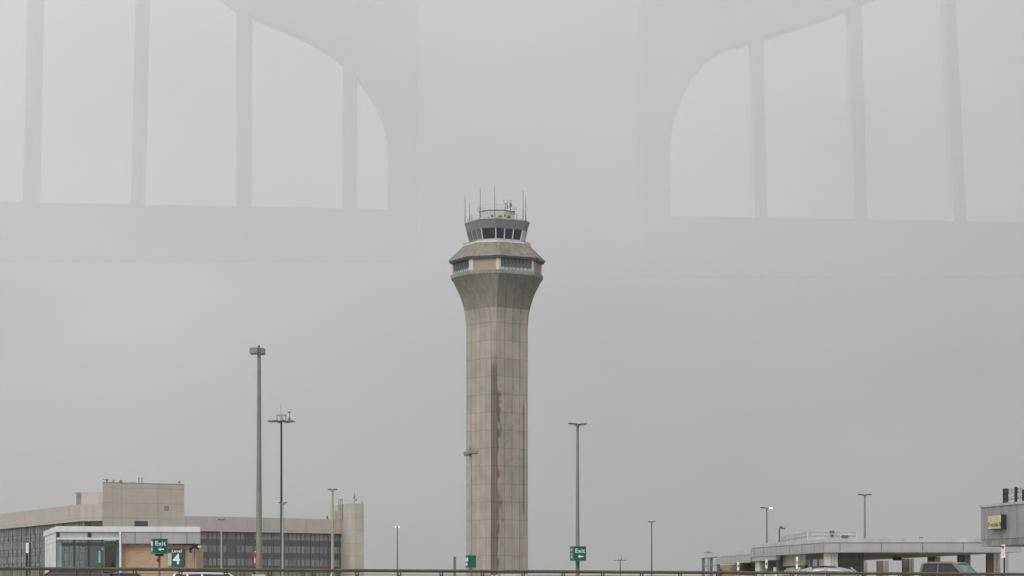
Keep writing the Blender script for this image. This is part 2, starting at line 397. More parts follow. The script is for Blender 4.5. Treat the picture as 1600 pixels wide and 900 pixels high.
# cab
CA = [-2, 59, 88, 149, 178, 239, 268, 329]
def cring(R, py): return octring(R, zt(py), CA)
zc0, zc1, zc2 = 379.5, 362.8, 348.3       # sill, head, roof edge (photo rows at the tower's depth)
def cabR(py): return 42.6+(51.0-42.6)*(zc0-py)/(zc0-zc2)
MB().loft([octring(42.6, zt(384), CA), cring(42.8, zc0-.6), cring(41.5, zc0-.7)]).build('cab_base', M_whmetal, tw)
MB().loft([cring(cabR(zc1)-.1, zc1), cring(51, zc2+1)]).build('cab_fascia', M_cabwall, tw)
MB().loft([cring(51.6, zc2+1.2), cring(51.6, zc2-.7), cring(50.6, zc2-.8)]).build('cab_roof', mat('cab_roof_edge', (.42, .43, .41), .5), tw)
MB().loft([cring(cabR(zc0)-2.2, zc0-.6), cring(cabR(zc1)-2.2, zc1)]).build('cab_interior', M_dark, tw)
for i in range(8):
    nwin = 3 if i % 2 == 0 else 1
    a0, a1 = oct_pt(CA[i], cabR(zc0)-.6, zt(zc0)), oct_pt(CA[(i+1) % 8], cabR(zc0)-.6, zt(zc0))
    b0, b1 = oct_pt(CA[i], cabR(zc1)-.6, zt(zc1)), oct_pt(CA[(i+1) % 8], cabR(zc1)-.6, zt(zc1))
    nrm = (a1-a0).cross(b0-a0).normalized()
    for k in range(nwin):
        t0, t1 = k/nwin, (k+1)/nwin
        q = [a0.lerp(a1, t0), a0.lerp(a1, t1), b0.lerp(b1, t1), b0.lerp(b1, t0)]
        mb = MB().add(q+[p-nrm*.12 for p in q], [[0, 1, 2, 3], [7, 6, 5, 4], [0, 4, 5, 1], [1, 5, 6, 2], [2, 6, 7, 3], [3, 7, 4, 0]])
        mb.build('window_pane', M_glass_dk if i in (0, 7) else (M_whmetal if i == 1 else mat('pale_cab_glazing', (.13, .135, .145), .12, spec=.8, var=.2)), tw)  # right chamfer pane is plain white: its sky reflection is put into the colour
    for k in range(nwin):
        t0 = k/nwin
        MB().tube([a0.lerp(a1, t0)+nrm*.05, b0.lerp(b1, t0)+nrm*.05], .13, 6).build('window_mullion', M_whmetal if i in (0, 7, 1) else M_polelt, tw)
# rooftop drum, rails and aerials
PA = [22.5+45*i for i in range(8)]
def pring(R, py): return octring(R, zt(py), PA)
MB().loft([pring(30, 348.8), pring(30, 333.4)]).build('penthouse', mat('penthouse_metal', (.46, .46, .42), .6, streak=.2), tw)
MB().loft([pring(30.6, 333.4), pring(30.6, 332.2)]).build('penthouse_coping', mat('coping_dark', (.12, .12, .115), .6), tw)
vb = MB()
for phi, py, w, hh in ((-38, 343, .5, .45), (-26, 342, .55, .5), (-14, 339.5, .35, .6), (10, 340, .7, .45), (24, 338, .3, .5), (40, 340, .6, .5)):
    c = oct_pt(phi, 28.6, zt(py)-.4); vb.obox(c, (w, .5, hh), math.radians(phi))
vb.build('wall_vents', mat('vent_dark', (.10, .10, .10), .6), tw)
rr = MB()
for i in range(16):
    p = oct_pt(22.5*i, 30.5, zt(332.2)); rr.tube([p, p+V((0, 0, 1.05))], .03, 4)
for h_ in (.55, 1.05):
    rr.tube([oct_pt(15*i, 30.5, zt(332.2)+h_) for i in range(25)], .028, 4, cap=False)
rr.build('roof_railing', M_polelt, tw)
rr = MB()
for i in range(12):
    p = oct_pt(CA[0]+30*i, 46, zt(348.3)); rr.tube([p, p+V((0, 0, .9))], .03, 4)
rr.tube([oct_pt(CA[0]+15*i, 46, zt(348.3)+.9) for i in range(25)], .026, 4, cap=False)
rr.build('edge_railing', M_polelt, tw)
def aer(px, py0, py1, r=.085, dep=0.0):
    x = gx(px, TD)
    Y = TD+dep
    mb = MB().tube([(x, Y, zt(py1)), (x, Y, zt(py1)+(zt(py0)-zt(py1))*.38)], r*1.3, 6)
    mb.tube([(x, Y, zt(py1)+(zt(py0)-zt(py1))*.38), (x, Y, zt(py0))], [r, r*.6], 6)
    return mb
for px, a_, b_, r, dp in ((726.7, 306, 349, .10, 0), (733.5, 311, 348, .09, 1.5), (750.8, 298.5, 347, .10, -5), (773.4, 297.5, 347.5, .10, -6.2), (776.3, 315, 333, .07, 1),
                      (817.3, 300, 348, .10, -3), (821.5, 305, 349, .11, 0), (797.8, 313, 345, .16, -2), (757.3, 322, 333, .05, 1), (802, 318, 334, .05, 2), (737.5, 337, 348, .08, -3), (731.5, 341, 349, .08, -1), (807.5, 336, 348, .08, -4), (785, 320, 334, .05, 0)):
    aer(px, a_+1.5, b_, r*.68, dp).build('aerial', M_poledk if r > .06 else M_polelt, tw)
ub = MB(); X = gx(790.3, TD)
ub.tube([(X, TD-1, zt(333)), (X, TD-1, zt(319))], .07, 6)
ub.tube([(X-.4, TD-1, zt(314)), (X-.4, TD-1, zt(318)), (X-.25, TD-1, zt(319)), (X+.25, TD-1, zt(319)), (X+.4, TD-1, zt(318)), (X+.4, TD-1, zt(314))], .055, 6)
ub.obox((X+.4, TD-1, zt(324)), (.22, .22, .9)); ub.obox((gx(798, TD), TD-2, zt(323)), (.45, .3, .8))
ub.build('forked_aerial', M_poledk, tw)

# ------------------------------------------------------------------ office block far left
of = root('office_building', (gx(290, 634), 634, 0), 'long beige concrete office block with dark ribbon windows behind the glass lift lobby', 'office building')
OB = lambda mb, name, m, **k: mb.build(name, m, of, **k)
oc = PP(126, 560); ol = PP(-90, 675); orr = PP(160, 557)
ol = oc+(PP(0, 620.4)-oc)*1.75
r0, r1 = PP(280, 633), PP(549, 663)
ZP, ZPB = EZ+23.3, EZ+19.3
def glazed(p0, p1, nfl, skip_last=False):
    OB(MB().wall(p0, p1, 0, ZPB, -.9, -14), 'glazed_wall', M_span1)
    return
OB(MB().wall(ol, oc, ZPB, ZP, 0, -14), 'parapet', M_office, auto_uv=True)
OB(MB().wall(ol, oc, 0, ZPB, -.9, -13), 'glazed_wall', mat('spandrel_pale', (.125, .125, .132), .25, var=.12, scale=.2, spec=.6))
OB(MB().wall(oc+V((.02, 0)), orr, ZPB, ZP, 0, -10), 'parapet', M_office, auto_uv=True)
OB(MB().wall(oc+V((.8, 0)), orr, 0, ZPB, -1.5, -10), 'glazed_wall', mat('deep_glazing', (.035, .035, .04), .2, spec=.7))
OB(MB().wall(r0, r1, ZPB, ZP, 0, -14), 'parapet', M_office, auto_uv=True)
OB(MB().wall(r0, r1, 0, ZPB, -.9, -13), 'glazed_wall', M_span1)
blinds = [mat('window_blind_%s' % s, c, .5, var=.08, scale=.7, streak=.1) for s, c in (('grey', (.185, .19, .178)), ('pale', (.225, .23, .21)), ('mid', (.15, .152, .15)), ('dim', (.08, .08, .09)))]
def windows(p0, p1, rows, seq, gap, start=.4, lim=999, off=-.86, hgt=1.8, seed=3):
    rnd = random.Random(seed)
    d = (p1-p0).normalized(); Lw = (p1-p0).length; left = []
    for k in rows:
        z1 = ZPB-.2-3.57*k; u = start; i = 0
        while u < Lw-2.3:
            w = seq[i % len(seq)]; i += 1
            m = blinds[rnd.choices((0, 1, 2, 3), (6, 6, 2, 1))[0]]
            mb = MB().wall(p0+d*u, p0+d*(u+w), z1-hgt, z1, off+.02, off-.05)
            left.append((mb, m)); u += w+gap
    return left
wl = windows(on(r0, r1, 300), r1, range(0, 4), [.9, .9, 2.25, .9, .95, 1.6, .9, 2.5], .34)
wl.sort(key=lambda t: 0)
cnt = 0; rest = {}
for mb, m in wl:
    if cnt < 76: OB(mb, 'window', m); cnt += 1
    else:
        r_ = rest.setdefault(m.name, MB()); r_.add(mb.v, mb.f)
wl = windows(ol, oc-V((0, 0)), range(0, 5), [1.75, 1.45], .4, start=.2, seed=8)
vis = [t for t in wl]
for mb, m in vis:
    r_ = rest.setdefault(m.name, MB()); r_.add(mb.v, mb.f)
for k, mb in rest.items(): OB(mb, 'small_windows', MATS[k])['kind'] = 'stuff'
mm = MB()
d = (oc-ol).normalized(); Lw = (oc-ol).length
for k in range(1, int(Lw/4)+1): c = ol+d*(k*4.0); mm.wall(c-d*.05, c+d*.05, 0, ZPB, -.78, -.9)
for k in range(0, 9):
    for q in (0, 1.85, 2.8): z = ZPB-.15-3.57*k-q; mm.wall(ol, oc, z-.045, z+.045, -.8, -.9) if z > 1 else 0
OB(mm, 'mullion_grid', M_dark)
mm = MB(); d = (r1-r0).normalized(); Lw = (r1-r0).length
for k in range(1, int(Lw/2.9)): c = r0+d*(k*2.9); mm.wall(c-d*.05, c+d*.05, 0, ZPB, -.78, -.9)
for k in range(0, 9):
    z = ZPB-2.75-3.57*k
    if z > 1: mm.wall(r0, r1, z-.05, z+.05, -.8, -.9)
OB(mm, 'mullion_grid', mat('bronze_mullion', (.05, .05, .055), .5))
# core block
c0, c1 = PP(160.3, 556), PP(288, 566); ZC = EZ+28.25
OB(MB().hexa([c0, c1, c1*1.04, c0*1.04], 0, ZC), 'core_block', M_office, auto_uv=True)
OB(MB().wall(on(c0, c1, 210), on(c0, c1, 231), gz(823.2, 560), gz(814, 560), .05, -.1), 'window', M_glass_dk)
OB(MB().wall(on(c0, c1, 256.5), on(c0, c1, 263.8), gz(798, 564), gz(790.6, 564), .05, -.1), 'vent', mat('vent_tan', (.26, .225, .185), .8))
OB(MB().hexa([c0-V((0, .05)), c1-V((0, .05)), c1*1.04, c0*1.04], ZC+.002, ZC+.14), 'coping', mat('dirty_coping', (.27, .25, .21), .9, streak=.4))
OB(MB().wall(PP(127, 572), PP(161, 570), ZP-1, gz(769, 571), 0, -9), 'penthouse', M_office, auto_uv=True)
OB(MB().wall(PP(119, 575), PP(126.7, 574), ZP-1, gz(771.5, 574), 0, -5), 'plant_box', mat('plant_grey', (.22, .22, .22), .7))
OB(MB().wall(PP(118.4, 574), PP(127, 573), gz(771.2, 574), gz(769.8, 574), .2, -.1), 'plant_rail', M_poledk)
def at(px, Y, z0, z1, r, k=6): x = gx(px, Y); return MB().tube([(x, Y, z0), (x, Y, z1)], r, k)
for px, t in ((167, 749.3), (177, 749.8), (217, 746.8), (221.8, 746.8), (280, 752)):
    Y = 562; m = at(px, Y, ZC, gz(t, Y), .1); x = gx(px, Y)
    if px < 200 or px > 270: m.tube([(x-.35, Y, gz(t, Y)), (x, Y, gz(t, Y)-.6), (x+.35, Y, gz(t, Y))], .07, 5)
    if px == 167: m.tube([(x-1.0, Y, gz(t, Y)), (x+.5, Y, gz(t, Y))], .08, 5); m.obox((x, Y, ZC+.4), (.3, .3, .8))
    if 210 < px < 230: m.obox((x, Y, gz(t, Y)), (.35, .2, .15))
    OB(m, 'roof_aerial', M_poledk)
x = gx(188.6, 562); OB(MB().tube([(x, 562, ZC), (x, 562, ZC+.55), (x, 562, ZC+.8), (x, 562, ZC+.92)], [.4, .4, .3, .1], 12), 'roof_fan', mat('fan_brown', (.16, .13, .11), .7))
OB(MB().box((gx(203, 562), 561, ZC), (gx(210, 562), 563, ZC+.45)), 'roof_hatch', M_greymetal)
# stair tower
pl = [PP(515.5, 673), PP(530, 664), PP(543, 656.4), PP(546.5, 655), PP(550, 654.3), PP(554, 654.2), PP(568.7, 655.5), PP(568.4, 685), PP(525, 692)]
OB(MB().hexa(pl, 0, EZ+27.5), 'stair_tower', M_office, auto_uv=True)
lx = [PP(529.5, 663), PP(535, 660.5)]
m = MB()
for p in lx: m.tube([(p.x, p.y-.3, gz(812, 662)), (p.x, p.y-.3, gz(780.5, 662))], .07, 5)
for k in range(14):
    z = gz(812, 662)+k*.42; m.tube([(lx[0].x, lx[0].y-.3, z), (lx[1].x, lx[1].y-.3, z)], .035, 4)
xm = (lx[0].x+lx[1].x)/2; m.tube([(xm, 661, gz(812, 662)), (xm, 661, gz(780.5, 662))], .06, 5)
m.tube([(lx[0].x, lx[0].y-.3, gz(780.5, 662)), (lx[1].x, lx[1].y-.3, gz(780.5, 662))], .07, 5)
OB(m, 'ladder', M_poledk)
OB(MB().wall(on(pl[0], pl[2], 523), on(pl[0], pl[2], 528.2), gz(811, 664), gz(798.6, 664), .08, -.1), 'door', mat('door_tan', (.27, .25, .20), .7))
m = at(553.5, 658, EZ+27.5, gz(769, 658), .08); x = gx(553.5, 658)
m.tube([(x-.3, 658, gz(778, 658)), (x+.4, 658, gz(775, 658))], .12, 5); m.obox((x+.5, 658, gz(781, 658)), (.35, .3, .8))
OB(m, 'roof_aerial', M_poledk)
OB(at(565.8, 658, EZ+27.5, gz(783, 658), .12), 'roof_vent', M_poledk)
OB(at(511.5, 668, ZP, gz(806, 668), .3), 'roof_vent', M_poledk)

# ------------------------------------------------------------------ lift lobby (left foreground building)
ki = root('lift_lobby', (gx(190, 120), 120, DZ), 'small pavilion with glazed corner, tan brick wall and pale metal fascia', 'lift lobby')
KB = lambda mb, name, m, **k: mb.build(name, m, ki, **k)
k0, k1, kl = PP(87.3, 118), PP(313, 118.6), PP(68, 126.4)
KZ = lambda py: gz(py, 118)
dl = (kl-k0)
back = [kl, k1+V((0, 8.5))]
KB(MB().hexa([k0, k1, PP(311, 127), kl], KZ(831), KZ(822.3)), 'roof_cap', M_whmetal, bevel=.01)
inner = lambda o: (k0+V((.12+o*.3, o)), k1+V((-.15, o)))
# right hand fascia panels
e = [189.6, 210.9, 251.4, 292, 313]
for i in range(4):
    p, q = on(k0, k1, e[i]+.45), on(k0, k1, e[i+1]-.45); KB(MB().wall(p, q, KZ(849), KZ(831.4), -.06, -.5), 'fascia_panel', M_greymetal)
KB(MB().wall(on(k0, k1, 189.6), k1-V((.05, 0)), KZ(848.8), KZ(831.2), -.1, -.6), 'fascia_backing', M_dark)
b0, b1 = inset(on(k0, k1, 190), on(k0, k1, 305.5), -.42)
KB(MB().hexa([on(b0, b1, 189.8), on(b0, b1, 305.5), on(b0, b1, 305.5)+V((-.4, 6)), on(b0, b1, 189.8)+V((0, 6))], DZ, KZ(849.3)), 'brick_wall', M_brick, auto_uv=True)
KB(MB().hexa([k1+V((-5, .3)), k1+V((-.1, .3)), PP(310, 126.5), k1+V((-5, 8))], KZ(851), KZ(849.05)), 'soffit', mat('kiosk_soffit', (.10, .10, .09), .8))
# glazed corner
KB(MB().wall(on(k0, k1, 186.2), on(k0, k1, 189.4), DZ, KZ(831), 0, -.25), 'column', M_whmetal)
KB(MB().wall(on(k0, k1, 88.6), on(k0, k1, 186), KZ(843), KZ(840), 0, -.2), 'transom', M_whmetal)
for p_ in (87.6, 137):
    KB(MB().wall(on(k0, k1, p_), on(k0, k1, p_+1.1), DZ, KZ(831), -.03, -.2), 'mullion', M_dark)
for a_, b_ in ((88.8, 136.9), (138.3, 186)):
    KB(MB().wall(on(k0, k1, a_), on(k0, k1, b_), KZ(840), KZ(831), -.1, -.12), 'clerestory_pane', mat('frosted_clerestory', (.34, .41, .41), .2, var=.12, scale=1.5))
    KB(MB().wall(on(k0, k1, a_), on(k0, k1, b_), DZ, KZ(843), -.1, -.115), 'glass_pane', glass('lobby_glass', (.86, .93, .92), 1.7))
    KB(MB().wall(on(k0, k1, a_), on(k0, k1, a_)+V((.12, 0)), KZ(839.5), KZ(831.5), -.05, -.09), 'bracket', M_dark)
# left flank: pale metal cladding
d1, d2 = kl+(k0-kl)*.02, kl+(k0-kl)*.97
for z0_, z1_ in ((KZ(845.7)+.0, KZ(839.0)), (KZ(838.6), KZ(831.4))):
    KB(MB().wall(d1, d2, z0_, z1_, -.05, -.3), 'cladding_strip', M_whmetal)
for t0, t1 in ((.02, .42), (.43, .7), (.71, .97)):
    KB(MB().wall(kl+(k0-kl)*t0, kl+(k0-kl)*t1, DZ, KZ(846.2), -.05, -.3), 'cladding_panel', mat('cladding_pale', (.60, .62, .61), .4, streak=.15))
# inside: far glazing frame, lift shaft, ceiling, pendant lights, green sign panels
KB(MB().hexa([PP(163, 121), PP(184, 121), PP(186, 124.8), PP(166, 124.8)], DZ, KZ(843)), 'lift_shaft', mat('lift_shaft_dark', (.055, .052, .045), .6, streak=.3))
KB(MB().hexa([PP(181.5, 119.4), PP(184.5, 119.4), PP(185.5, 120.2), PP(182, 120.2)], DZ, KZ(840)), 'inner_column', mat('olive_column', (.28, .29, .19), .7))
KB(MB().hexa([PP(90, 118.5), PP(186, 118.6), PP(188, 125.5), PP(80, 125)], KZ(834), KZ(832)), 'ceiling', mat('lobby_ceiling', (.42, .42, .36), .8))
for px in (96, 117, 140, 161):
    x = gx(px, 125.5); KB(MB().box((x-.045, 125.3, DZ), (x+.045, 125.5, KZ(834))), 'rear_mullion', mat('rear_frame', (.12, .14, .14), .5))
KB(MB().box((gx(90, 125.5), 125.32, gz(853, 125.4)), (gx(163, 125.5), 125.48, gz(848, 125.4))), 'rear_beam', mat('rear_beam_olive', (.19, .19, .14), .7))
KB(MB().box((gx(91, 125.6), 125.55, DZ), (gx(163, 125.6), 125.57, KZ(836))), 'rear_pane', glass('rear_glass', (.88, .94, .93), 1.45))
for px, py in ((131, 853), (153, 852)):
    x = gx(px, 122); KB(MB().tube([(x, 122, gz(py-5, 122)), (x, 122, gz(py, 122))], .015, 5).tube([(x, 122, gz(py-1, 122)), (x, 122, gz(py+1.5, 122))], [.05, .14], 10), 'pendant_light', M_lens)
KB(MB().wall(PP(154, 118.9), PP(157, 118.9), KZ(879), KZ(860), 0, -.05), 'wall_sign', mat('pale_aqua_sign', (.62, .78, .74), .4))
KB(MB().wall(PP(157.5, 118.9), PP(161.3, 118.9), KZ(880.5), KZ(859.5), 0, -.06), 'wall_sign', M_teal)
KB(MB().wall(PP(158.5, 118.88), PP(161.3, 118.88), KZ(859.4), KZ(854), 0, -.06), 'wall_sign', M_white)
# downpipes and floodlight at the right end
for px in (301.8, 305.2):
    x = gx(px, 118.5); KB(MB().tube([(x, 118.7, DZ), (x, 118.7, KZ(856))], .055, 8), 'downpipe', M_polelt)
m = MB(); x = gx(305, 118); m.obox((x, 118.3, KZ(853.5)), (.32, .3, .2), .3, .4); m.obox((x-.2, 118.4, KZ(856)), (.35, .12, .08), 0, -.6); m.obox((x-.28, 118.4, KZ(859.5)), (.1, .12, .25))
KB(m, 'floodlight', M_black); KB(MB().obox((x+.2, 118.1, KZ(854)), (.14, .2, .1)), 'floodlight_lens', M_lens)

# ------------------------------------------------------------------ signs
def cube_sign(px, py0, py1, Y, w, theta, label, front=True, sidetext='Exit', post=None, side_col=None, name='exit_sign'):
    cx = gx(px, Y); z0, z1 = gz(py1, Y), gz(py0, Y); zc = (z0+z1)/2; hh = z1-z0
    r = root(name, (cx, Y, z0 if not post else DZ), label, 'sign', 'green exit signs')
    MB().obox((cx, Y, zc), (w, w, hh), theta).build('sign_box', M_teal, r, bevel=.012)
    fn = V((math.sin(theta), -math.cos(theta))); ln = V((-math.cos(theta), -math.sin(theta)))
    def face(n, o=.003): return V((cx+n.x*(w/2+o), Y+n.y*(w/2+o), zc))
    k = hh/.62
    if front:
        mb = text_mb('Exit', .26*k, face_mat(face(fn)+V((0, 0, .11*k)), fn), .006, .003)
        u = V((-fn.y, fn.x)); arrow_mb(.24*k, face_mat(face(fn)+V((u.x*.03, u.y*.03, -.13*k)), fn), mb)
        mb.build('lettering', M_white, r)
    if sidetext:
        if sidetext == 'G':
            mb = text_mb('G', .3*k, face_mat(face(ln)+V((0, 0, -.12*k)), ln), .006, .01); arrow_mb(.26*k, face_mat(face(ln)+V((0, 0, .17*k)), ln), mb)
        else:
            mb = text_mb('Exit', .27*k, face_mat(face(ln)+V((0, 0, .11*k)), ln), .006, .008); arrow_mb(.3*k, face_mat(face(ln)+V((0, 0, -.13*k)), ln), mb)
        mb.build('side_lettering', side_col or M_white, r)
    e = MB()
    for zz in (z0, z1): e.obox((cx, Y, zz), (w+.02, w+.02, .025), theta)
    e.build('rim', mat('sign_rim', (.04, .20, .16), .5), r)
    if post:
        MB().tube([(cx, Y, DZ), (cx, Y, z0)], .045, 10).build('post', M_rust, r)
        MB().obox((cx-.03, Y-.05, gz(875, Y)), (.12, .1, .14)).obox((cx, Y, z0-.06), (.32, .32, .1), theta).build('clamp', mat('clamp_brown', (.07, .05, .035), .8), r)
    return r
cube_sign(249, 842.3, 865.0, 100, .61, math.radians(16.5), 'green Exit box sign with left arrow on a rusty post before the tan brick wall', post=True)
cube_sign(903.2, 854.0, 876.0, 118.6, .66, math.radians(15), 'green Exit box sign with left arrow on the tall lamp pole', sidetext='G', side_col=mat('pale_yellow_letters', (.55, .55, .32), .5))
cube_sign(735.6, 868.0, 887.3, 124.9, .44, math.radians(18.7), 'small green box sign with blank front on the lamp pole before the tower', front=False)
# level 4 sign
Y4 = 118.85
r = root('level_sign', (gx(275.5, Y4), Y4, gz(884, Y4)), 'square Level 4 sign, white number on green, on the tan brick wall', 'sign')
X0, X1, Xm = gx(263, Y4), gx(288.3, Y4), gx(268.3, Y4)
MB().box((X0, Y4-.06, gz(884, Y4)), (X1, Y4+.9, gz(857.6, Y4))).build('backing_panel', mat('sign_brown', (.05, .042, .038), .5), r)
MB().box((X0, Y4-.08, gz(884, Y4)), (Xm, Y4-.062, gz(864.3, Y4))).build('pale_strip', mat('sign_grey', (.48, .50, .49), .5), r)
MB().box((Xm+.01, Y4-.08, gz(884, Y4)), (X1, Y4-.062, gz(864.3, Y4))).build('green_panel', M_teal, r)
text_mb('Level', .22, face_mat(((gx(276.5, Y4)), Y4-.066, gz(861.2, Y4)), (0, -1)), .006, .004).build('lettering', M_white, r)
text_mb('4', .70, face_mat(((gx(276.3, Y4)), Y4-.085, gz(874.3, Y4)), (0, -1)), .006, .016).build('number', M_white, r)
# narrow signs on posts
Yq = 97.5
r = root('post_sign', (gx(44.5, Yq), Yq, DZ), 'narrow white sign on two black posts before the dark ribbon windows at far left', 'sign')
q = root  # keep name
MB().box((gx(45.3, Yq), Yq, DZ), (gx(47.6, Yq), Yq+.08, gz(848, Yq))).build('post', M_black, r)
MB().box((gx(40.8, Yq), Yq, DZ), (gx(43, Yq), Yq+.08, gz(864.5, Yq))).build('post', M_black, r)
MB().box((gx(40.8, Yq), Yq-.03, gz(864, Yq)), (gx(44.9, Yq), Yq-.005, gz(848.3, Yq))).build('sign_panel', M_white, r)
mk = MB()
for k in range(4): mk.box((gx(42.2, Yq), Yq-.036, gz(852+3*k, Yq)), (gx(43.5, Yq), Yq-.031, gz(850.8+3*k, Yq)))
mk.build('sign_marks', mat('grey_marks', (.35, .35, .36), .6), r)
Yq = 111
r = root('banner_sign', (gx(398.5, 109.3), 109.3, DZ), 'narrow red vertical sign with white patch beside the tallest lamp pole', 'sign')
MB().box((gx(396.3, 109.3), 109.3, gz(885.5, 109.3)), (gx(400.2, 109.3), 109.36, gz(861.5, 109.3))).build('sign_panel', M_red, r)
MB().box((gx(397.3, 109.3), 109.285, gz(880, 109.3)), (gx(399.4, 109.3), 109.298, gz(872, 109.3))).build('white_patch', mat('faded_white', (.5, .42, .42), .6), r)
MB().box((gx(398, 109.3), 109.285, gz(863, 109.3)), (gx(399.8, 109.3), 109.298, gz(861.7, 109.3))).build('white_patch', M_white, r)
MB().box((gx(396, 109.3), 109.37, DZ), (gx(397, 109.3), 109.42, gz(862, 109.3))).build('post', M_black, r)
Yq = 113
r = root('post_sign', (gx(1570, Yq), Yq, DZ), 'narrow white sign with red symbol on a black post below the terminal walkway', 'sign')
MB().box((gx(1564.6, Yq), Yq-.03, gz(871.5, Yq)), (gx(1570.3, Yq), Yq, gz(851, Yq))).build('sign_panel', M_white, r)
MB().box((gx(1568.3, Yq), Yq+.001, DZ), (gx(1570.6, Yq), Yq+.07, gz(858, Yq))).build('post', M_black, r)
m = MB(); m.tube([(gx(1567, Yq), Yq-.04, gz(854.5, Yq)), (gx(1567, Yq), Yq-.031, gz(854.5, Yq))], .06, 14); m.obox((gx(1567, Yq), Yq-.036, gz(857.2, Yq)), (.05, .008, .07))
m.obox((gx(1563.9, Yq), Yq-.02, gz(853.8, Yq)), (.07, .03, .09)); m.build('red_symbol', M_red, r)
mk = MB()
for k in range(3): mk.box((gx(1566.3, Yq), Yq-.036, gz(862+3*k, Yq)), (gx(1568, Yq), Yq-.031, gz(860.6+3*k, Yq)))
mk.build('sign_marks', mat('grey_marks', (.35, .35, .36), .6), r)
Yq = 150.4
r = root('notice_board', (gx(1558.5, Yq), Yq, gz(893, Yq)), 'small pale notice with faint red lines on the rightmost canopy column', 'sign')
MB().box((gx(1553.6, Yq), Yq-.04, gz(897, Yq)), (gx(1563.4, Yq), Yq-.01, gz(886.6, Yq))).build('sign_panel', mat('notice_pale', (.55, .50, .47), .6), r)
mk = MB()
for k in range(3): mk.box((gx(1555, Yq), Yq-.05, gz(889.6+2.6*k, Yq)), (gx(1562-(k % 2)*1.5, Yq), Yq-.042, gz(888.6+2.6*k, Yq)))
mk.build('sign_marks', mat('notice_red', (.32, .14, .12), .6), r)
for px, p0, p1, lab in ((1153.3, 878.5, 891, 'small white sign beside the brick end of the low canopy'), (1197.4, 874.5, 888, 'small white sign with blue dot between the two canopy columns'), (1245.2, 870, 889, 'tall narrow white sign before the pale wall under the canopy')):
    Yq = 140 if px > 1200 else 146
    r = root('post_sign', (gx(px, Yq), Yq, DZ), lab, 'sign', 'narrow white signs before the canopy')
    MB().box((gx(px-1.6, Yq), Yq-.03, gz(p1, Yq)), (gx(px+1.6, Yq), Yq, gz(p0, Yq))).build('sign_panel', M_white, r)
    MB().tube([(gx(px, Yq), Yq+.04, DZ), (gx(px, Yq), Yq+.04, gz(p0+2, Yq))], .03, 8).build('post', M_polelt, r)
    MB().obox((gx(px, Yq), Yq-.035, gz((p0+p1)/2-.5, Yq)), (.06, .01, .16)).build('sign_marks', mat('navy_marks', (.04, .06, .16), .5), r)
Yq = 112
r = root('parking_bollard_sign', (gx(521, Yq), Yq, DZ), 'low white and green panel just behind the railing left of the stair tower base', 'sign')
MB().box((gx(516.5, Yq), Yq, DZ), (gx(519, Yq), Yq+.15, gz(896.5, Yq))).build('white_panel', M_white, r)
MB().box((gx(519.1, Yq), Yq, DZ), (gx(524.5, Yq), Yq+.15, gz(895.5, Yq))).build('green_panel', mat('mid_green', (.02, .22, .14), .5), r)
Yq = 106
r = root('steel_post', (gx(710.5, Yq), Yq, DZ), 'short square weathered steel post standing left of the tower base', 'post')
MB().box((gx(708.4, Yq), Yq, DZ), (gx(712.6, Yq), Yq+.12, gz(870.5, Yq))).build('post_shaft', mat('post_brown', (.16, .13, .10), .8, streak=.3), r)
MB().box((gx(708.2, Yq), Yq-.01, gz(870.5, Yq)), (gx(712.8, Yq), Yq+.13, gz(869.8, Yq))).build('post_cap', mat('post_cap_dark', (.07, .06, .05), .8), r)
MB().obox((gx(710.5, Yq), Yq+.06, DZ+.01), (.3, .3, .02)).build('base_plate', M_poledk, r)

# ------------------------------------------------------------------ lamps
def gull_lamp(px, py, Y, wpx, label, head=1.05, lit=(0, 0), zb=DZ, m=M_poledk, hm=M_poledk, yaw=0, mat_low=None, grp='twin arm lamp posts'):
    x, zt0 = gx(px, Y), gz(py, Y); r = root('street_lamp', (x, Y, zb), label, 'street lamp', grp)
    R = wpx/2*Y/F
    MB().tube([(x, Y, zb), (x, Y, zt0-.04)], [R, R*.55], 12).build('pole', m, r)
    MB().tube([(x, Y, zb), (x, Y, zb+.35), (x, Y, zb+.4)], [R*1.6, R*1.6, R], 12).build('pole_base', m, r)
    c, s = math.cos(yaw), math.sin(yaw)
    for i, sg in enumerate((-1, 1)):
        hl = head
        M_ = lambda u, z: (x+sg*u*c, Y+sg*u*s, zt0+z)
        MB().tube([M_(0, -.2), M_(.05, -.08), M_(.12, -.02)], .03, 6).build('arm', m, r)
        ctr = M_(.04+hl/2, .03)
        hd = MB().obox(ctr, (hl, .34, .10 if Y > 180 else .06), yaw if sg > 0 else yaw+math.pi, -.09).build('lamp_head', hm, r, bevel=.018)
        MB().obox((ctr[0], ctr[1], ctr[2]-.035), (hl*.7, .26, .02), yaw if sg > 0 else yaw+math.pi, -.07).build('lens', M_lamp if lit[i] else M_lens, r)
        if lit[i]:
            q_ = M_(.05+hl*.55, .0); MB().obox((q_[0], q_[1]-.18, q_[2]), (hl*.55, .04, .07), yaw if sg > 0 else yaw+math.pi, -.05).build('light_strip', M_lamp, r)
    return r
gull_lamp(902.5, 663.5, 119, 7.2, 'tall twin arm lamp post carrying the green Exit sign right of the tower', head=.42, m=mat('zinc_pole', (.19, .18, .165), .6, streak=.2), yaw=.35)
gull_lamp(519.6, 765.5, 188, 5.6, 'tan twin arm lamp post before the stair tower of the office block', head=.34, m=M_polelt)
gull_lamp(346, 812, 256, 3.6, 'short grey twin arm lamp post before the office windows, left of the tallest pole', head=.34, m=M_polelt)
gull_lamp(620.8, 823.5, 277, 2.8, 'thin lamp post with two lit heads between office block and tower', head=.28, lit=(1, 1))
gull_lamp(1018.3, 815.5, 260, 3.0, 'thin unlit lamp post standing alone right of the Exit sign pole', head=.36)
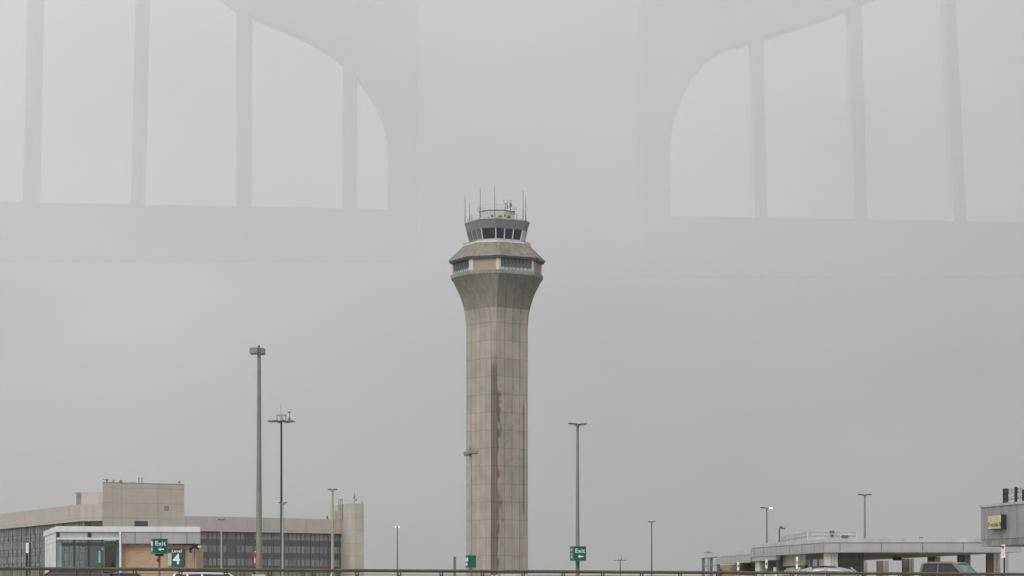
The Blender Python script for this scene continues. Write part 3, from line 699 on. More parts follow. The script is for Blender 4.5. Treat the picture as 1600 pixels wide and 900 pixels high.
gull_lamp(1198, 794, 223, 4.4, 'lamp post with one lit head rising behind the canopy roof', head=.56, lit=(0, 1), m=mat('zinc_pole', (.19, .18, .165)))
gull_lamp(1351.2, 773.5, 188, 4.2, 'unlit lamp post behind the canopy, right of the roof plant screen', head=.5, m=mat('zinc_pole', (.19, .18, .165)))
gull_lamp(441.6, 786.5, 150, 4.4, 'pale twin arm lamp post standing against the dark high mast pole', head=.24, m=M_polelt)

def box_lamp(px, py, Y, w0, w1, label, heads, zb, m, base=True, ped=None):
    x, z = gx(px, Y), gz(py, Y); r = root('box_lamp_post', (x, Y, zb), label, 'street lamp', 'lamp posts with square box heads')
    MB().tube([(x, Y, zb+(ped or 0)), (x, Y, z)], [w0/2*Y/F, w1/2*Y/F], 8).build('pole', m, r)
    for a_, b_, t_, q_, dy in heads:
        hd = MB().box((gx(a_, Y), Y-.22+dy, gz(q_, Y)), (gx(b_, Y), Y+.22+dy, gz(t_, Y))).build('lamp_head', mat('lamp_box_grey', (.23, .235, .22), .5, streak=.15), r, bevel=.03)
        MB().box((gx(a_, Y)+.04, Y-.18+dy, gz(q_, Y)-.02), (gx(b_, Y)-.04, Y+.18+dy, gz(q_, Y)-.001)).build('lens', mat('lens_dim', (.10, .10, .095), .3), r)
    MB().obox((x-.01, Y, z+.05), (.1, .1, .08)).build('photocell', M_poledk, r)
    if ped:
        MB().obox((x, Y, zb+ped*.45), (.95, .95, ped*.9)).build('concrete_footing', M_conc, r, bevel=.03)
        MB().obox((x, Y, zb+ped*.95), (.6, .6, ped*.12)).build('base_plate', M_pier, r, bevel=.01)
    return r
box_lamp(404.8, 543.2, 110, 9.8, 5.2, 'tallest lamp pole, olive grey, with two box heads and concrete footing', ((391.2, 404, 544, 553.6, -.12), (405.5, 413.5, 543.6, 553.2, .2)), DZ, M_pole, ped=1.38)
box_lamp(735.4, 702.8, 125, 5.2, 3.6, 'slim grey lamp pole with two box heads in front of the tower', ((724.3, 734.5, 705.5, 711.5, .1), (732, 747, 703.2, 709.5, -.12)), DZ, M_polelt)
# curved lamp behind the canopy
Yq = 200; x = gx(1217.8, Yq); zt0 = gz(826, Yq)
r = root('street_lamp', (x, Yq, DZ), 'short lamp post with one cranked head behind the canopy plant screen', 'street lamp')
MB().tube([(x, Yq, DZ), (x, Yq, zt0)], [.1, .07], 10).build('pole', M_poledk, r)
MB().tube([(x, Yq, zt0), (x+.1, Yq, zt0+.12), (x+.25, Yq, zt0+.15)], .04, 6).build('arm', M_poledk, r)
MB().obox((x+.27, Yq, zt0+.03), (.42, .3, .12), 0, .1).obox((x+.1, Yq, zt0+.14), (.2, .25, .1), 0, -.5).build('lamp_head', M_poledk, r)

def high_mast(px, py, Y, wpx, span, label, detail=True):
    x, z = gx(px, Y), gz(py, Y); r = root('high_mast_light', (x, Y, 0), label, 'high mast light', 'high mast lights')
    R = wpx/2*Y/F; S = span/2*Y/F
    MB().tube([(x, Y, 0), (x, Y, z+.2)], [R*1.5, R*.85], 12).build('mast', M_black, r)
    MB().tube([(x+S*.45*math.cos(t*math.pi/8), Y+S*.45*math.sin(t*math.pi/8), z) for t in range(17)], .05, 6).build('ring', M_poledk, r)
    for k in range(8):
        t = 2*math.pi*(k+.3)/8; c, s = math.cos(t), math.sin(t)
        MB().tube([(x, Y, z+.05), (x+c*S*.5, Y+s*S*.5, z)], .03, 5).build('arm', M_poledk, r)
        MB().obox((x+c*S*.78, Y+s*S*.78, z), (S*.42, .36, .12), t).build('floodlight', mat('flood_grey', (.13, .14, .135), .5), r)
    if detail:
        MB().obox((x, Y, z+.62), (.95, .5, .12)).obox((x-.42, Y, z+.35), (.06, .4, .5)).obox((x+.42, Y, z+.35), (.06, .4, .5)).obox((x, Y, z+.3), (.25, .3, .35)).build('head_frame', mat('mast_head_grey', (.30, .31, .29), .5), r)
        MB().tube([(x-.05, Y, z+.6), (x-.05, Y, z+1.7)], .018, 5).tube([(x+.78, Y, z+.05), (x+.78, Y, z+.8)], .035, 5).obox((x+.78, Y, z+.9), (.3, .12, .12)).obox((x+.78, Y, z+.2), (.22, .2, .3)).build('aerial', M_poledk, r)
    else:
        MB().tube([(x+.2*S, Y, z), (x+.2*S, Y, z+S*.55)], .05, 5).tube([(x-.2*S, Y, z), (x-.2*S, Y, z+S*.4)], .05, 5).build('aerial', M_poledk, r)
    return r
high_mast(439.6, 658.5, 230, 3.4, 43, 'dark high mast with ring of floodlights beside the tallest lamp pole')
high_mast(969, 875.5, 560, 1.6, 20, 'tiny distant high mast between Exit sign pole and lone lamp post', False)
high_mast(1106.5, 863.5, 520, 1.6, 15, 'tiny distant high mast behind the glazed end of the canopy', False)

# ------------------------------------------------------------------ canopy building (right)
ca = root('canopy_pavilion', (gx(1290, 150), 150, DZ), 'long low grey metal canopy on square columns at right, with glazed far end', 'canopy')
CB = lambda mb, name, m, **k: mb.build(name, m, ca, **k)
B, Cc, A, A2 = PP(1287.5, 148), PP(1595, 148), PP(1173.5, 163), PP(1096, 176.7)
rdir = (A-B).normalized()
zs = EZ+4.03; zf1 = EZ+3.77; zf0 = EZ+3.16
Dd = Cc+rdir*34; I1 = A+V((6, 0))+rdir*.1; I2 = Dd-V((6, 0))
poly = [B, Cc, Dd, I2, I1, A]
def shrink(po, s, c): return [c+(p-c)*s for p in po]
cen = (B+Cc+A)/3
CB(MB().hexa(poly, zf0, zf0+.06), 'soffit', mat('canopy_soffit', (.46, .41, .33), .7, streak=.1))
CB(MB().hexa([B+V((.25, .2)), Cc+V((-.2, .2)), Dd+V((-.2, -.2)), I2+V((0, -.2)), I1, A+V((.25, -.1))], zf0+.061, zs-.26), 'roof_core', M_greymetal)
CB(MB().hexa([B+V((.12, .1)), Cc+V((-.1, .1)), Dd+V((-.1, -.1)), I2+V((0, -.1)), I1, A+V((.12, -.05))], zf1+.001, zs), 'roof_edge', mat('roof_edge_pale', (.44, .445, .435), .45, streak=.12))
def fascia(p0, p1, pxs, z0, z1, m=M_greymetal, off=.02):
    CB(MB().wall(p0, p1, z0+.01, z1-.01, -.02, -.12), 'fascia_backing', M_dark)
    for a_, b_ in zip(pxs[:-1], pxs[1:]):
        CB(MB().wall(on(p0, p1, a_+.4), on(p0, p1, b_-.4), z0, z1-.045, off, -.03), 'fascia_panel', m)
fascia(A, B, [1173.5, 1179.5, 1193.3, 1213.3, 1234, 1253.5, 1273.5, 1287.6], zf0, zf1)
fascia(B, Cc, [1287.2, 1312.5, 1377.2, 1441.5, 1505.2, 1569, 1595], zf0, zf1)
CB(MB().wall(Cc, Dd, zf0, zf1, .02, -.1), 'fascia_panel', M_greymetal)
# lower wing
lz1, lz0, lcap = EZ+3.32, EZ+2.8, EZ+3.66
w0, w1 = A2, on(A2, A, 1173)
nn_ = V((rdir.y, -rdir.x))
inn = V((5.5, .5))
CB(MB().hexa([on(A2, A, 1120.5), w1, w1+inn, on(A2, A, 1120.5)+inn], lz0+.03, lz1+.3), 'low_roof_core', M_greymetal)
CB(MB().wall(A2, on(A2, A, 1120.4), lz1+.005, lz1+.25, -.02, -.35), 'low_roof_core', M_greymetal)
CB(MB().wall(on(A2, A, 1130), w1, lz1+.02, lcap, .03, -5), 'low_roof_edge', mat('roof_edge_pale', (.5, .5, .5)))
CB(MB().wall(A2, on(A2, A, 1130), lz1+.02, EZ+3.63, .01, -.38), 'low_roof_edge', mat('roof_edge_pale', (.5, .5, .5)))
fascia(on(A2, A, 1120.6), A, [1120.7, 1136.4, 1150, 1163.5, 1173.4], lz0, lz1)
fascia(A, on(A, B, 1192.6), [1173.6, 1180.3, 1211], EZ+2.86, zf0-.02) if False else None
CB(MB().wall(A, on(A, B, 1212), EZ+2.86, zf0-.01, -.03, -.3), 'low_fascia', M_greymetal)
# glazed end
g0, g1 = A2, on(A2, A, 1120.3)
CB(MB().wall(g0, g1, DZ, lz1, -.1, -.12), 'glass_pane', glass('canopy_glass', (.90, .96, .96), 1.5))
gb0 = A2+V((4.2, .6)); CB(MB().wall(A2+V((.3, .3)), gb0, DZ, lz1, 0, -.02), 'rear_pane', glass('canopy_glass', (.6, .7, .7)))
for px in (1096.3, 1108.6, 1119.6):
    p = on(g0, g1, px); d = (g1-g0).normalized(); CB(MB().wall(p, p+d*.16, DZ, lz1, 0, -.2), 'mullion', mat('canopy_mullion', (.16, .19, .19), .5))
CB(MB().wall(g0, g1, gz(885, 175), gz(884, 175), 0, -.1), 'transom', mat('canopy_mullion', (.2, .2, .2)))
CB(MB().wall(g0, g1, gz(872.3, 175), gz(871, 175), .0, -.1), 'head_rail', M_dark)
# walls and columns beneath
def under(a_, b_, z0, z1, m, name, ins=-.8, th=.4, L0=A2, L1=A, uv=False):
    u0, u1 = inset(L0, L1, ins); return CB(MB().wall(on(u0, u1, a_), on(u0, u1, b_), z0, z1, 0, -th), name, m, auto_uv=uv)
under(1121, 1151.5, DZ, lz0-.02, M_brick, 'brick_wall', -1.2, 2.5, uv=True)
under(1124.0, 1126.0, DZ, lz0-.3, M_dark, 'doorway', -1.1, .05)
under(1155.5, 1162, DZ, lz0, mat('column_dark', (.10, .095, .08), .8), 'column', -1.4)
under(1162, 1216, EZ+2.5, lz0+.05, mat('beam_brown', (.12, .10, .075), .8), 'header_beam', -2.2, .5, A, B)
under(1180, 1187, DZ, EZ+2.85, M_pier, 'column', -.3, .5, A, B)
under(1187.2, 1195, DZ, EZ+2.84, mat('column_grey', (.20, .19, .17), .8), 'column', -.5, .6, A, B)
under(1213, 1216.3, DZ, zf0, mat('column_dark', (.1, .1, .1)), 'column', -.4, .4, A, B)
under(1216.6, 1258, gz(884, 156), zf0, mat('pale_buff_wall', (.36, .34, .27), .8, streak=.15), 'wall_panel', -.7, .3, A, B)
under(1216.6, 1258, gz(890, 156), gz(884.1, 156), mat('strip_dark', (.04, .04, .04), .4), 'strip_window', -.8, .3, A, B)
under(1228, 1243, DZ, gz(887, 156), mat('aqua_panel', (.32, .42, .41), .3), 'lower_pane', -.75, .04, A, B)
for a_, b_, m in ((1258.2, 1263, M_dark), (1263.2, 1265.5, M_greymetal), (1265.8, 1269.5, M_dark), (1269.7, 1277, M_greymetal), (1277.3, 1279.5, M_dark), (1279.7, 1288, M_greymetal)):
    under(a_, b_, DZ, zf0-(.35 if m is M_greymetal else .0), m, 'door_bay', -.9, .2, A, B)
under(1258.2, 1288.3, zf0-.34, zf0-.01, mat('beam_dark', (.08, .078, .072), .7), 'door_header', -.8, .2, A, B)
f0, f1 = inset(B, Cc, -.5)
CB(MB().wall(on(f0, f1, 1289.6), on(f0, f1, 1309), DZ, zf0, 0, -.8), 'column', M_pier)
for px in (1298.3, 1304): CB(MB().wall(on(f0, f1, px), on(f0, f1, px+.5), DZ, zf0-.02, .012, -.01), 'column_joint', M_dark)
f0, f1 = inset(B, Cc, -2.2)
CB(MB().wall(on(f0, f1, 1309.5), on(f0, f1, 1349), DZ, zf0, 0, -3), 'enclosure', mat('enclosure_brown', (.10, .088, .065), .35, streak=.3, spec=.5))
for px in (1342, 1348.3): CB(MB().wall(on(f0, f1, px), on(f0, f1, px+.9), DZ, zf0-.02, .05, -.01), 'enclosure_mullion', M_dark)
CB(MB().wall(on(f0, f1, 1309.5), on(f0, f1, 1349), gz(883.6, 151), gz(882.4, 151), .05, -.01), 'enclosure_rail', M_dark)
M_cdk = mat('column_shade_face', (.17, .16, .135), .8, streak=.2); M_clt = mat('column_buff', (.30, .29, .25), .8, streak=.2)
for (a_, s_, b_, Y) in ((1543.2, 1552, 1562, 151), (1498.3, 1507, 1516, 156), (1451.4, 1460, 1469, 162), (1411.3, 1420, 1428, 169), (1371.2, 1379, 1388.3, 177)):
    x0, x1, xs = gx(a_, Y), gx(b_, Y), gx(s_, Y)
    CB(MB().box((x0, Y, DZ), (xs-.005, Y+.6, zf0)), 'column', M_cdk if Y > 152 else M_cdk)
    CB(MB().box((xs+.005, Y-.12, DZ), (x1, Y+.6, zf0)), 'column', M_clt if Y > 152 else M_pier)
    CB(MB().box(((xs+x1)/2, Y-.13, DZ), ((xs+x1)/2+.03, Y-.121, zf0)), 'column_joint', M_dark)
CB(MB().box((gx(1350, 180), 180, DZ), (gx(1355, 180), 180.5, zf0)), 'column', M_polelt)
CB(MB().box((gx(1342, 160), 160, zf0-.5), (gx(1409, 168), 160.4, zf0-.02)) if False else MB().hexa([PP(1395, 160), PP(1409, 160), PP(1409, 161), PP(1395, 161)], zf0-.28, zf0-.05), 'ceiling_light', mat('beam_dark', (.1, .1, .1)))
# roof plant screen
s0_, s1_, s2_ = PP(1221, 172), PP(1262, 160), PP(1338.5, 160)
zt1 = gz(829.6, 160)
def screen(p0, p1):
    CB(MB().wall(p0, p1, zs-.2, zt1-.07, -.06, -.1), 'screen_panel', mat('screen_pale', (.48, .485, .47), .5, streak=.1))
    for k in range(3): z = zt1-.0-.27*k; CB(MB().wall(p0, p1, z-.04, z, .02, -.05), 'screen_rail', mat('screen_rail_grey', (.50, .51, .50), .5))
    n = 4 if p0 is s0_ else 3
    for k in range(1 if p0 is s1_ else 0, n+1):
        p = p0+(p1-p0)*(k/n); CB(MB().obox((p.x, p.y, (zs+zt1)/2-.15), (.07, .07, zt1-zs+.2)), 'screen_post', mat('screen_rail_grey', (.5, .5, .5)))
screen(s0_, s1_); screen(s1_, s2_)
CB(MB().box((gx(1315.5, 159.9), 159.75, gz(840.5, 160)), (gx(1325, 159.9), 159.92, gz(836.3, 160))), 'screen_vent', M_poledk)
xx = gx(1300, 159.8); m = MB().obox((xx, 159.8, gz(831.2, 159.8)), (.2, .2, .07)); m.obox((xx-.1, 159.8, gz(830.8, 159.8)), (.06, .2, .12)); m.obox((xx+.1, 159.8, gz(830.8, 159.8)), (.06, .2, .12)); m.obox((xx, 159.8, gz(837.5, 159.8)), (.06, .1, .14)); m.obox((xx+.03, 159.8, gz(836.3, 159.8)), (.1, .1, .04))
CB(m, 'siren', M_black)
m = MB()
for px in (1436.5, 1439, 1441.3): x = gx(px, 152); m.tube([(x, 152, zs), (x, 152, gz(839.9, 152))], .02, 5); m.obox((x, 152, gz(839.9, 152)), (.06, .06, .05))
CB(m, 'roof_sensors', M_black)

# ------------------------------------------------------------------ walkway end at far right
wk = root('terminal_walkway', (gx(1600, 121), 121, 0), 'grey clad concrete walkway end jutting in at the right edge above the railing', 'walkway')
T0 = PP(1532.3, 125); T1 = PP(1600, 120); T2 = T0+(T1-T0)*2.6
WB = lambda mb, name, m, **k: mb.build(name, m, wk, **k)
ZW1, ZW0, ZL = EZ+5.13, EZ+3.32, EZ+2.97
M_walk = mat('walkway_metal', (.265, .27, .28), .55, var=.10, scale=.8, streak=.4)
wd = (T1-T0).normalized()
for i in range(5):
    p, q_ = T0+(T2-T0)*(i/5), T0+(T2-T0)*((i+1)/5)
    WB(MB().wall(p+wd*.012, q_-wd*.012, ZW0, ZW1-.1, 0, -.1), 'cladding_panel', M_walk)
WB(MB().wall(T0+wd*.03, T2, ZW0+.01, ZW1-.12, -.11, -6), 'body', M_walk)
WB(MB().wall(T0-wd*.04, T2, ZW1-.1, ZW1+.03, .06, -6.05), 'coping', mat('walkway_coping', (.42, .42, .40), .6, streak=.3))
WB(MB().wall(T0+wd*.02, T2, ZL, ZW0-.005, -.02, -6), 'edge_beam', mat('walkway_beam', (.23, .235, .225), .85, var=.35, scale=1.1, streak=.35))
c = T0+(T2-T0)*.9; nW = V((wd.y, -wd.x)); c2 = c-nW*3
WB(MB().box((c2.x-.6, c2.y-.6, 0), (c2.x+.6, c2.y+.6, ZL)), 'column', M_conc)
# Terminal B sign box
sa, sb = on(T0, T1, 1552.4), on(T0, T1, 1572.6)
r = root('terminal_sign', (sa.x, sa.y, gz(828, 123)), 'cream box sign reading Terminal B on the grey walkway wall', 'sign')
Yc = (sa.y+sb.y)/2; z0_, z1_ = gz(827.2, Yc), gz(804.6, Yc)
MB().wall(sa, sb, z0_, z1_, .30, .0).build('sign_box', mat('sign_box_dark', (.03, .03, .034), .5), r, bevel=.01)
MB().wall(sa+wd*.02, sb-wd*.02, z0_+.03, z1_-.02, .315, .302).build('sign_face', M_cream, r)
nW = V((wd.y, -wd.x)); cc_ = (sa+sb)/2+nW*.318
text_mb('Terminal B', (sb-sa).length*.2, face_mat((cc_.x, cc_.y, z0_+.24), nW), .003, .008).build('lettering', mat('dark_letters', (.05, .05, .035), .5), r)
# fence on the walkway roof
r = root('rooftop_fence', (gx(1580, 124), 124, ZW1), 'black posts strung with thin barbed wires on top of the walkway', 'fence')
i0, i1 = inset(T0, T2, -.6)
def post(px0, px1, py, name='post'):
    p, q_ = on(i0, i1, px0), on(i0, i1, px1); m = (p+q_)/2
    w_ = (px1-px0)/F*m.y; MB().box((m.x-w_/2, m.y-.05, ZW1+.03), (m.x+w_/2, m.y+.05, gz(py, m.y))).build(name, M_black, r); return m
pm = [post(1567, 1575.4, 763.2), post(1585.2, 1589.4, 761), post(1597.2, 1602, 765), post(1612, 1616, 761)]
for k in range(5):
    z = ZW1+.12+k*.155
    for a_, b_ in zip(pm[:-1], pm[1:]):
        m = MB(); pts = [on3(a_+(b_-a_)*t, z+.02*math.sin(t*9)-.06*math.sin(math.pi*t)) for t in [i/10 for i in range(11)]]
        m.tube(pts, .008, 4)
        if k in (1, 3, 4):
            for t in (.12, .2, .3, .62): p = on3(a_+(b_-a_)*t, z); m.tube([p+V((-.05, 0, -.05)), p+V((.05, 0, .05))], .012, 4); m.tube([p+V((-.05, 0, .04)), p+V((.05, 0, -.04))], .012, 4)
        m.build('wire', M_dark, r)
m = MB()
for k in range(3): m.obox((pm[0].x, pm[0].y-.07, ZW1+.16+.26*k), (.17, .04, .17))
m.build('insulators', mat('insulator_grey', (.06, .06, .065), .5), r)

# thin grey pole beside the sign post
Yq = 140
r = root('steel_pole', (gx(1573.5, Yq), Yq, DZ), 'plain grey steel pole right of the narrow white and red sign', 'pole')
MB().tube([(gx(1573.6, Yq), Yq, DZ), (gx(1573.6, Yq), Yq, gz(864, Yq))], .065, 12).build('pole_shaft', M_polelt, r)
MB().obox((gx(1573.6, Yq), Yq, DZ+.01), (.3, .3, .02)).build('base_plate', M_polelt, r)

# ------------------------------------------------------------------ cars
def car(kind, L=4.6, W=1.82, H=1.5, paint=(.1, .1, .1), label='', px=0, Y=110, yaw=0, roofbox=False, glasscol=None, rails=False, crown=.02):
    r = root('pickup_truck' if kind == 'pickup' else 'parked_car', (0, 0, 0), label, 'pickup truck' if kind == 'pickup' else 'car', 'cars parked on the deck')
    P = mat('car_paint_%s' % label[:24].replace(' ', '_'), paint, .35, metal=.4, var=.04, coat=.6)
    G = glasscol or mat('car_glass', (.025, .028, .034), .12, spec=.35, var=0)
    gc = .2 if kind != 'pickup' else .28
    belt = H*.60
    # profile of greenhouse (x along length, from rear to front)
    if kind == 'pickup': xs = (-1.15, -.98, .62, 1.42); deck = .62*H
    elif kind == 'suv': xs = (-L*.47, -L*.40, L*.10, L*.27); deck = belt
    else: xs = (-L*.44, -L*.26, L*.07, L*.24); deck = belt
    # body shell: loft of cross-sections
    st = [(-L/2, .42, .86), (-L/2+.12, .28, .97), (-L*.3, .22, 1.0), (0, .2, 1.0), (L*.25, .2, 1.0), (L*.42, .22, .97), (L/2-.06, .28, .9), (L/2, .4, .8)]
    rings = []
    for x, zl, ww in st:
        top = belt if x < xs[3] else belt-(x-xs[3])/(L/2-xs[3])*.22
        if kind == 'sedan' and x < -L*.4: top = belt-.05
        if x <= -L/2 or x >= L/2: top -= .14
        w = W/2*ww
        rings.append([V((x, y, z)) for y, z in ((-w*.9, zl), (-w, zl+.15), (-w, top-.16), (-w*.93, top), (w*.93, top), (w, top-.16), (w, zl+.15), (w*.9, zl))])
    MB().loft(rings, smooth=True).build('body', P, r)
    wt, wb = W/2*.74, W/2*.93
    def gring(x0, x1, z, w): return [V((x0, -w, z)), V((x1, -w, z)), V((x1, w, z)), V((x0, w, z))]
    MB().loft([gring(xs[0], xs[3], belt-.03, wb-.02), gring(xs[1], xs[2], H-.05-crown*.8, wt)]).build('windows', G, r, bevel=.03)
    # roof: crowned slab
    rg = []
    nx = 7
    for i in range(nx):
        t = i/(nx-1); x = xs[1]-.1+(xs[2]-xs[1]+.22)*t; dz = -.05*(2*t-1)**4-(crown*(2*t-1)**2)
        w = wt+.03-(.04 if i in (0, nx-1) else 0)
        rg.append([V((x, y, z)) for y, z in ((-w, H-.075+dz-crown), (-w*.93, H-.03+dz-crown*.4), (-w*.5, H+dz*.7), (w*.5, H+dz*.7), (w*.93, H-.03+dz-crown*.4), (w, H-.075+dz-crown))])
    MB().loft(rg, smooth=True).build('roof', P, r)
    for sy in (-1, 1):
        m = MB(); pil = []
        m.tube([(xs[3], sy*(wb-.02), belt-.03), (xs[2]+.02, sy*(wt+.0), H-.06)], .04, 6)
        pil.append(m); m = MB(); m.tube([(xs[0], sy*(wb-.02), belt-.03), (xs[1]-.02, sy*wt, H-.06)], .065, 6)
        pil.append(m); m = MB(); xm_ = (xs[1]+xs[2])/2; m.tube([(xm_, sy*(wb+.0), belt-.02), (xm_, sy*(wt+.015), H-.05)], .045, 6)
        pil.append(m)
        if kind == 'suv': m = MB(); pil.append(m); m.tube([(xs[0]+.95, sy*(wb), belt-.02), (xs[0]+.85, sy*(wt+.01), H-.05)], .06, 6)
        for m in pil: m.build('pillar', P, r)
        mi = MB().obox((xs[3]-.15, sy*(W/2+.09), belt+.06), (.12, .2, .14)); mi.build('mirror', P, r, bevel=.03)
        for x in (-L*.31, L*.32):
            wy = sy*(W/2-.12)
            MB().tube([(x, wy-.11, .34), (x, wy-.1, .34), (x, wy+.1, .34), (x, wy+.11, .34)], [.3, .34, .34, .3], 20).build('tyre', M_rubber, r)
            MB().tube([(x, wy-.115, .34), (x, wy+.115, .34)], .2, 14).build('rim', M_greymetal, r)
        MB().obox((L/2-.05, sy*W*.36, belt-.32), (.12, .35, .14)).build('headlight', M_lens, r, bevel=.02)
        MB().obox((-L/2+.06, sy*W*.38, belt-.12), (.12, .22, .26)).build('taillight', M_red, r, bevel=.02)
        if rails:
            MB().tube([(xs[1]+.1, sy*wt*.88, H-.01), (xs[1]+.25, sy*wt*.88, H+.05), (xs[2]-.25, sy*wt*.88, H+.05), (xs[2]-.05, sy*wt*.88, H-.02)], .02, 6).build('roof_rail', M_black, r)
    if kind == 'pickup':
        q = [V((xs[3]-.02, -wb+.1, belt+.02)), V((xs[3]-.02, wb-.1, belt+.02)), V((xs[2]+.03, wt-.06, H-.09)), V((xs[2]+.03, -wt+.06, H-.09))]
        nn = V((.62, 0, .78))*.03
        MB().add([p+nn for p in q]+[p-nn*.3 for p in q], [[0, 1, 2, 3], [7, 6, 5, 4], [0, 4, 5, 1], [1, 5, 6, 2], [2, 6, 7, 3], [3, 7, 4, 0]]).build('windscreen', mat('teal_windscreen', (.10, .23, .22), .1, spec=.9, var=.25, scale=1.5), r)
        for sy in (-1, 1):
            MB().tube([(xs[0]+.06, sy*(wb-.03), belt), (xs[1]+.02, sy*(wt+.0), H-.1), (xs[1]+.2, sy*wt, H-.05), (xs[2]-.1, sy*wt, H-.05), (xs[3]-.05, sy*(wb-.03), belt)], .075, 6).build('door_frame', P, r)
        m = MB(); x0_, x1_ = -L/2+.05, xs[0]-.05
        for sy in (-1, 1): m.box((x0_, sy*(W/2)-.04*sy-.04, belt-.05), (x1_, sy*(W/2)-.04*sy+.04, belt+.08))
        m.box((x0_, -W/2+.05, belt-.05), (x0_+.08, W/2-.05, belt+.06)); m.build('cargo_bed', P, r, bevel=.01)
    if roofbox: MB().obox(((xs[1]+xs[2])/2-.1, 0, H+.015), (1.3, wt*1.5, .03)).build('sunroof', M_glass_dk, r, bevel=.01)
    r.location = (gx(px, Y), Y, DZ); r.rotation_euler = (0, 0, yaw)
    return r
R_ = math.radians
car('suv', 4.7, 1.9, 1.64, (.02, .021, .023), 'black car parked below the glazed corner of the lift lobby', 104, 111, R_(172), rails=True)
car('sedan', 4.6, 1.8, 1.50, (.035, .036, .04), 'dark sedan parked below the tan brick wall end nearest the glass', 172, 112, R_(190))
car('suv', 4.8, 1.9, 1.46, (.74, .74, .72), 'white car parked at left between lift lobby and tallest lamp pole', 340, 110, R_(8), rails=True)
car('sedan', 4.6, 1.8, 1.39, (.68, .68, .66), 'white car whose roof edge shows at the right foot of the control tower', 814, 112, R_(10))
car('suv', 4.6, 1.8, 1.42, (.04, .04, .045), 'dark grey car below the Exit sign right of the tower', 922, 117, R_(190))
car('sedan', 4.5, 1.8, 1.42, (.10, .02, .02), 'maroon car below the lone thin lamp post', 1015, 119, R_(190))
car('suv', 4.4, 1.8, 1.47, (.16, .02, .024), 'dark red car with only its roof showing below the left canopy columns', 1160, 122, R_(100))
car('sedan', 4.5, 1.8, 1.55, (.50, .53, .53), 'silver car with pale windscreen below the buff wall of the canopy', 1215, 121, R_(200), glasscol=mat('pale_windscreen', (.16, .24, .24), .08, spec=.9))
car('suv', 4.9, 1.95, 1.86, (.33, .34, .33), 'grey car with dark roof glass below the canopy corner column', 1313, 118, R_(-8), roofbox=True, rails=False, crown=.21)
car('pickup', 5.6, 1.95, 2.0, (.115, .115, .092), 'olive grey pickup truck with teal tinted windscreen under the canopy', 1482, 114, R_(-35), glasscol=mat('pickup_glass', (.028, .028, .036), .12, spec=.3))

# ------------------------------------------------------------------ window bay that the photograph is taken through
# two hung glass screens; behind the viewer stands the wall whose arched windows they mirror
PY = 8.0
M_pane = glass('hung_window_glass', (1, 1, 1), 1.98)
pf_ = EZ-1.6
struct(MB().box((-14, -19, pf_-.4), (14, PY+.8, pf_)), 'viewing_platform', mat('pale_bounce_floor', (.64, .64, .62), .8, var=.06))  # floor out of view, made pale to bounce light onto the mirrored wall
dcx = MB()
for x in (-10, 10):
    for y in (-16, 5): dcx.box((x-.4, y-.4, 0), (x+.4, y+.4, pf_-.4))
struct(dcx, 'platform_columns', M_conc)
fr = root('window_frame', (0, PY, pf_), 'pale steel frame above and beside the view that carries the hung window panes', 'window frame')
MB().box((-5, PY-.08, EZ+2.25), (5, PY+.08, EZ+2.5)).build('header_beam', M_whmetal, fr)
for x in (-5, 5): MB().box((x-.08, PY-.08, pf_), (x+.08, PY+.08, EZ+2.25)).build('upright', M_whmetal, fr)
for a_, b_, pyb, lab in ((-380, 652, 408, 'clear window pane at upper left mirroring pale arched windows'), (1000, 1980, 432, 'clear window pane at upper right mirroring pale arched windows')):
    o = MB().box((gx(a_, PY), PY, gz(pyb, PY)), (gx(b_, PY), PY+.002, EZ+2.24)).build('window_pane', M_pane)
    tag(o, lab, 'window pane', 'window panes reflecting the arched windows')
# wall behind the viewer, in the mirror image of the virtual wall plane
tan7 = math.tan(math.radians(7.0))
def vw(px, py):                              # photo ray -> virtual wall plane (Y = 31 + X tan7) -> mirrored in the pane
    k = (px-800)/F; Yv = 31/(1-k*tan7); X = k*Yv; Z = EZ+(HY-py)/F*Yv
    return V((X, 2*PY-Yv, Z))
wall_m = MB()
def wpt(x, z, o=0): return V((x, 2*PY-31-x*tan7+o, z))
def slab_wall():
    m = MB(); xs = (-13, 13); q = []
    for o in (0, -.35):
        for z in (pf_, EZ+13): q += [wpt(-13, z, o), wpt(13, z, o)]
    m.add(q, [[0, 1, 3, 2], [4, 6, 7, 5], [0, 2, 6, 4], [1, 5, 7, 3], [2, 3, 7, 6], [0, 4, 5, 1]]); return m
M_plaster = mat('grey_plaster', (.88, .88, .88), .9, var=.02)
aw = root('arched_window_wall', (0, -15, pf_), 'pale grey wall with two rows of arched windows behind the viewpoint', 'wall')
wobj = slab_wall().build('wall_body', M_plaster, aw)
cut = MB()
def opening(pts):                            # closed outline in photo pixels (as mirrored)
    ctr = [vw(*p) for p in pts]; n = len(ctr)
    vs = [p+V((0, 1.2, 0)) for p in ctr]+[p+V((0, -1.6, 0)) for p in ctr]
    cut.add(vs, [list(range(n)), list(range(n, 2*n))[::-1]]+[[i, n+i, n+(i+1) % n, (i+1) % n] for i in range(n)])
TOP = -230
def slat(x0, x1, s): return x0, x1
